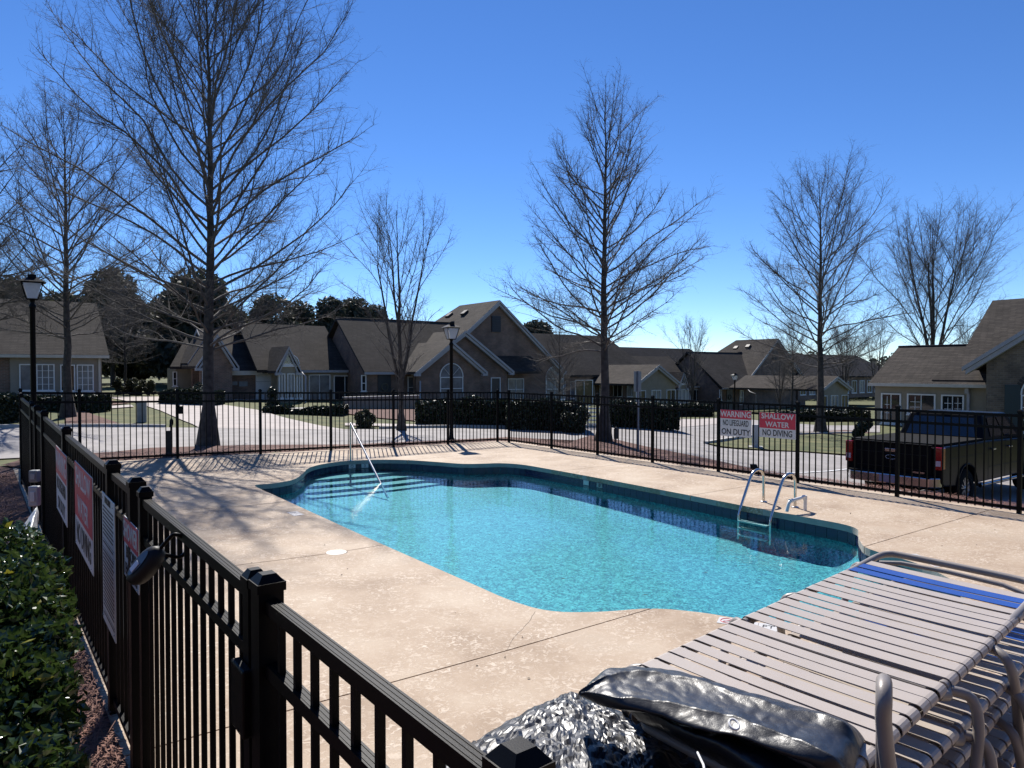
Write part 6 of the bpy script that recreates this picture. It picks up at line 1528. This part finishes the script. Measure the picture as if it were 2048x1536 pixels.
    grid('upper_fold', [[(1150, 1400, .98), (1190, 1362, 1.02), (1225, 1350, 1.04), (1330, 1352, 1.05), (1420, 1372, 1.05), (1510, 1396, 1.05), (1600, 1420, 1.04), (1700, 1452, 1.03), (1740, 1490, .98)],
                        [(1156, 1388, 1.06), (1195, 1350, 1.10), (1232, 1334, 1.10), (1330, 1336, 1.10), (1420, 1359, 1.10), (1510, 1386, 1.10), (1600, 1411, 1.095), (1690, 1441, 1.10), (1728, 1480, 1.05)],
                        [(1160, 1389, 1.07), (1205, 1365, 1.10), (1245, 1358, 1.102), (1330, 1364, 1.102), (1415, 1388, 1.102), (1500, 1414, 1.102), (1590, 1441, 1.10), (1680, 1471, 1.095), (1715, 1515, 1.05)],
                        [(1162, 1390, 1.07), (1210, 1385, 1.10), (1255, 1392, 1.10), (1325, 1402, 1.10), (1405, 1424, 1.10), (1490, 1444, 1.10), (1580, 1476, 1.10), (1665, 1510, 1.10), (1700, 1560, 1.05)],
                        [(1160, 1389, 1.06), (1213, 1410, 1.07), (1260, 1418, 1.08), (1315, 1428, 1.08), (1395, 1456, 1.08), (1477, 1470, 1.09), (1560, 1503, 1.08), (1635, 1532, 1.07), (1680, 1590, 1.0)],
                        [(1164, 1392, 1.02), (1216, 1409, 1.02), (1262, 1417, 1.03), (1317, 1427, 1.03), (1396, 1453, 1.04), (1478, 1468, 1.04), (1560, 1501, 1.04), (1636, 1530, 1.03), (1680, 1585, .97)]], 230, 110, 4, .0042, folds=3.2)
    grid('roll', [[(1240, 1412, 1.00), (1300, 1426, 1.02), (1380, 1450, 1.02), (1470, 1468, 1.02), (1560, 1500, 1.02), (1650, 1545, 1.0)],
                  [(1262, 1424, .99), (1325, 1440, 1.03), (1400, 1470, 1.04), (1485, 1500, 1.04), (1570, 1540, 1.03), (1650, 1590, 1.0)],
                  [(1275, 1438, .96), (1340, 1465, 1.0), (1420, 1503, 1.0), (1500, 1545, 1.0), (1570, 1590, 1.0), (1640, 1640, .97)],
                  [(1275, 1440, .90), (1345, 1475, .92), (1425, 1520, .92), (1500, 1570, .92), (1570, 1620, .92), (1640, 1680, .9)]], 140, 60, 9, .006)
    c = at_z(1468, 1452, 1.135)
    mb = MB(); mb.tube([c + Vector((.011 * math.cos(k * math.pi / 8), .014 * math.sin(k * math.pi / 8), .006 * math.sin(k * math.pi / 8) + .004)) for k in range(16)], .0032, 6, closed=True); mb.build('eyelet', mPvc, t)
    mb = MB(); mb.tube([at_z(1395, 1505, 1.06), at_z(1407, 1530, 1.08), at_z(1412, 1560, 1.08)], .003, 5); mb.build('cord', mWhite, t)
    # the shrouded stack underneath, so that the sheet lies on something
    mb = MB(); q = [at_z(900, 1600, 0), at_z(1130, 1420, 0), at_z(1250, 1440, 0), at_z(1400, 1600, 0)]
    q = [Vector((.10, 2.05, 0)), Vector((.24, 2.36, 0)), Vector((.46, 2.2, 0)), Vector((.55, 1.75, 0)), Vector((.3, 1.5, 0)), Vector((.0, 1.5, 0))]
    mb.prism([v * 1 for v in q], (0, 0, .80)); mb.build('skirt', m, t)
tarp()
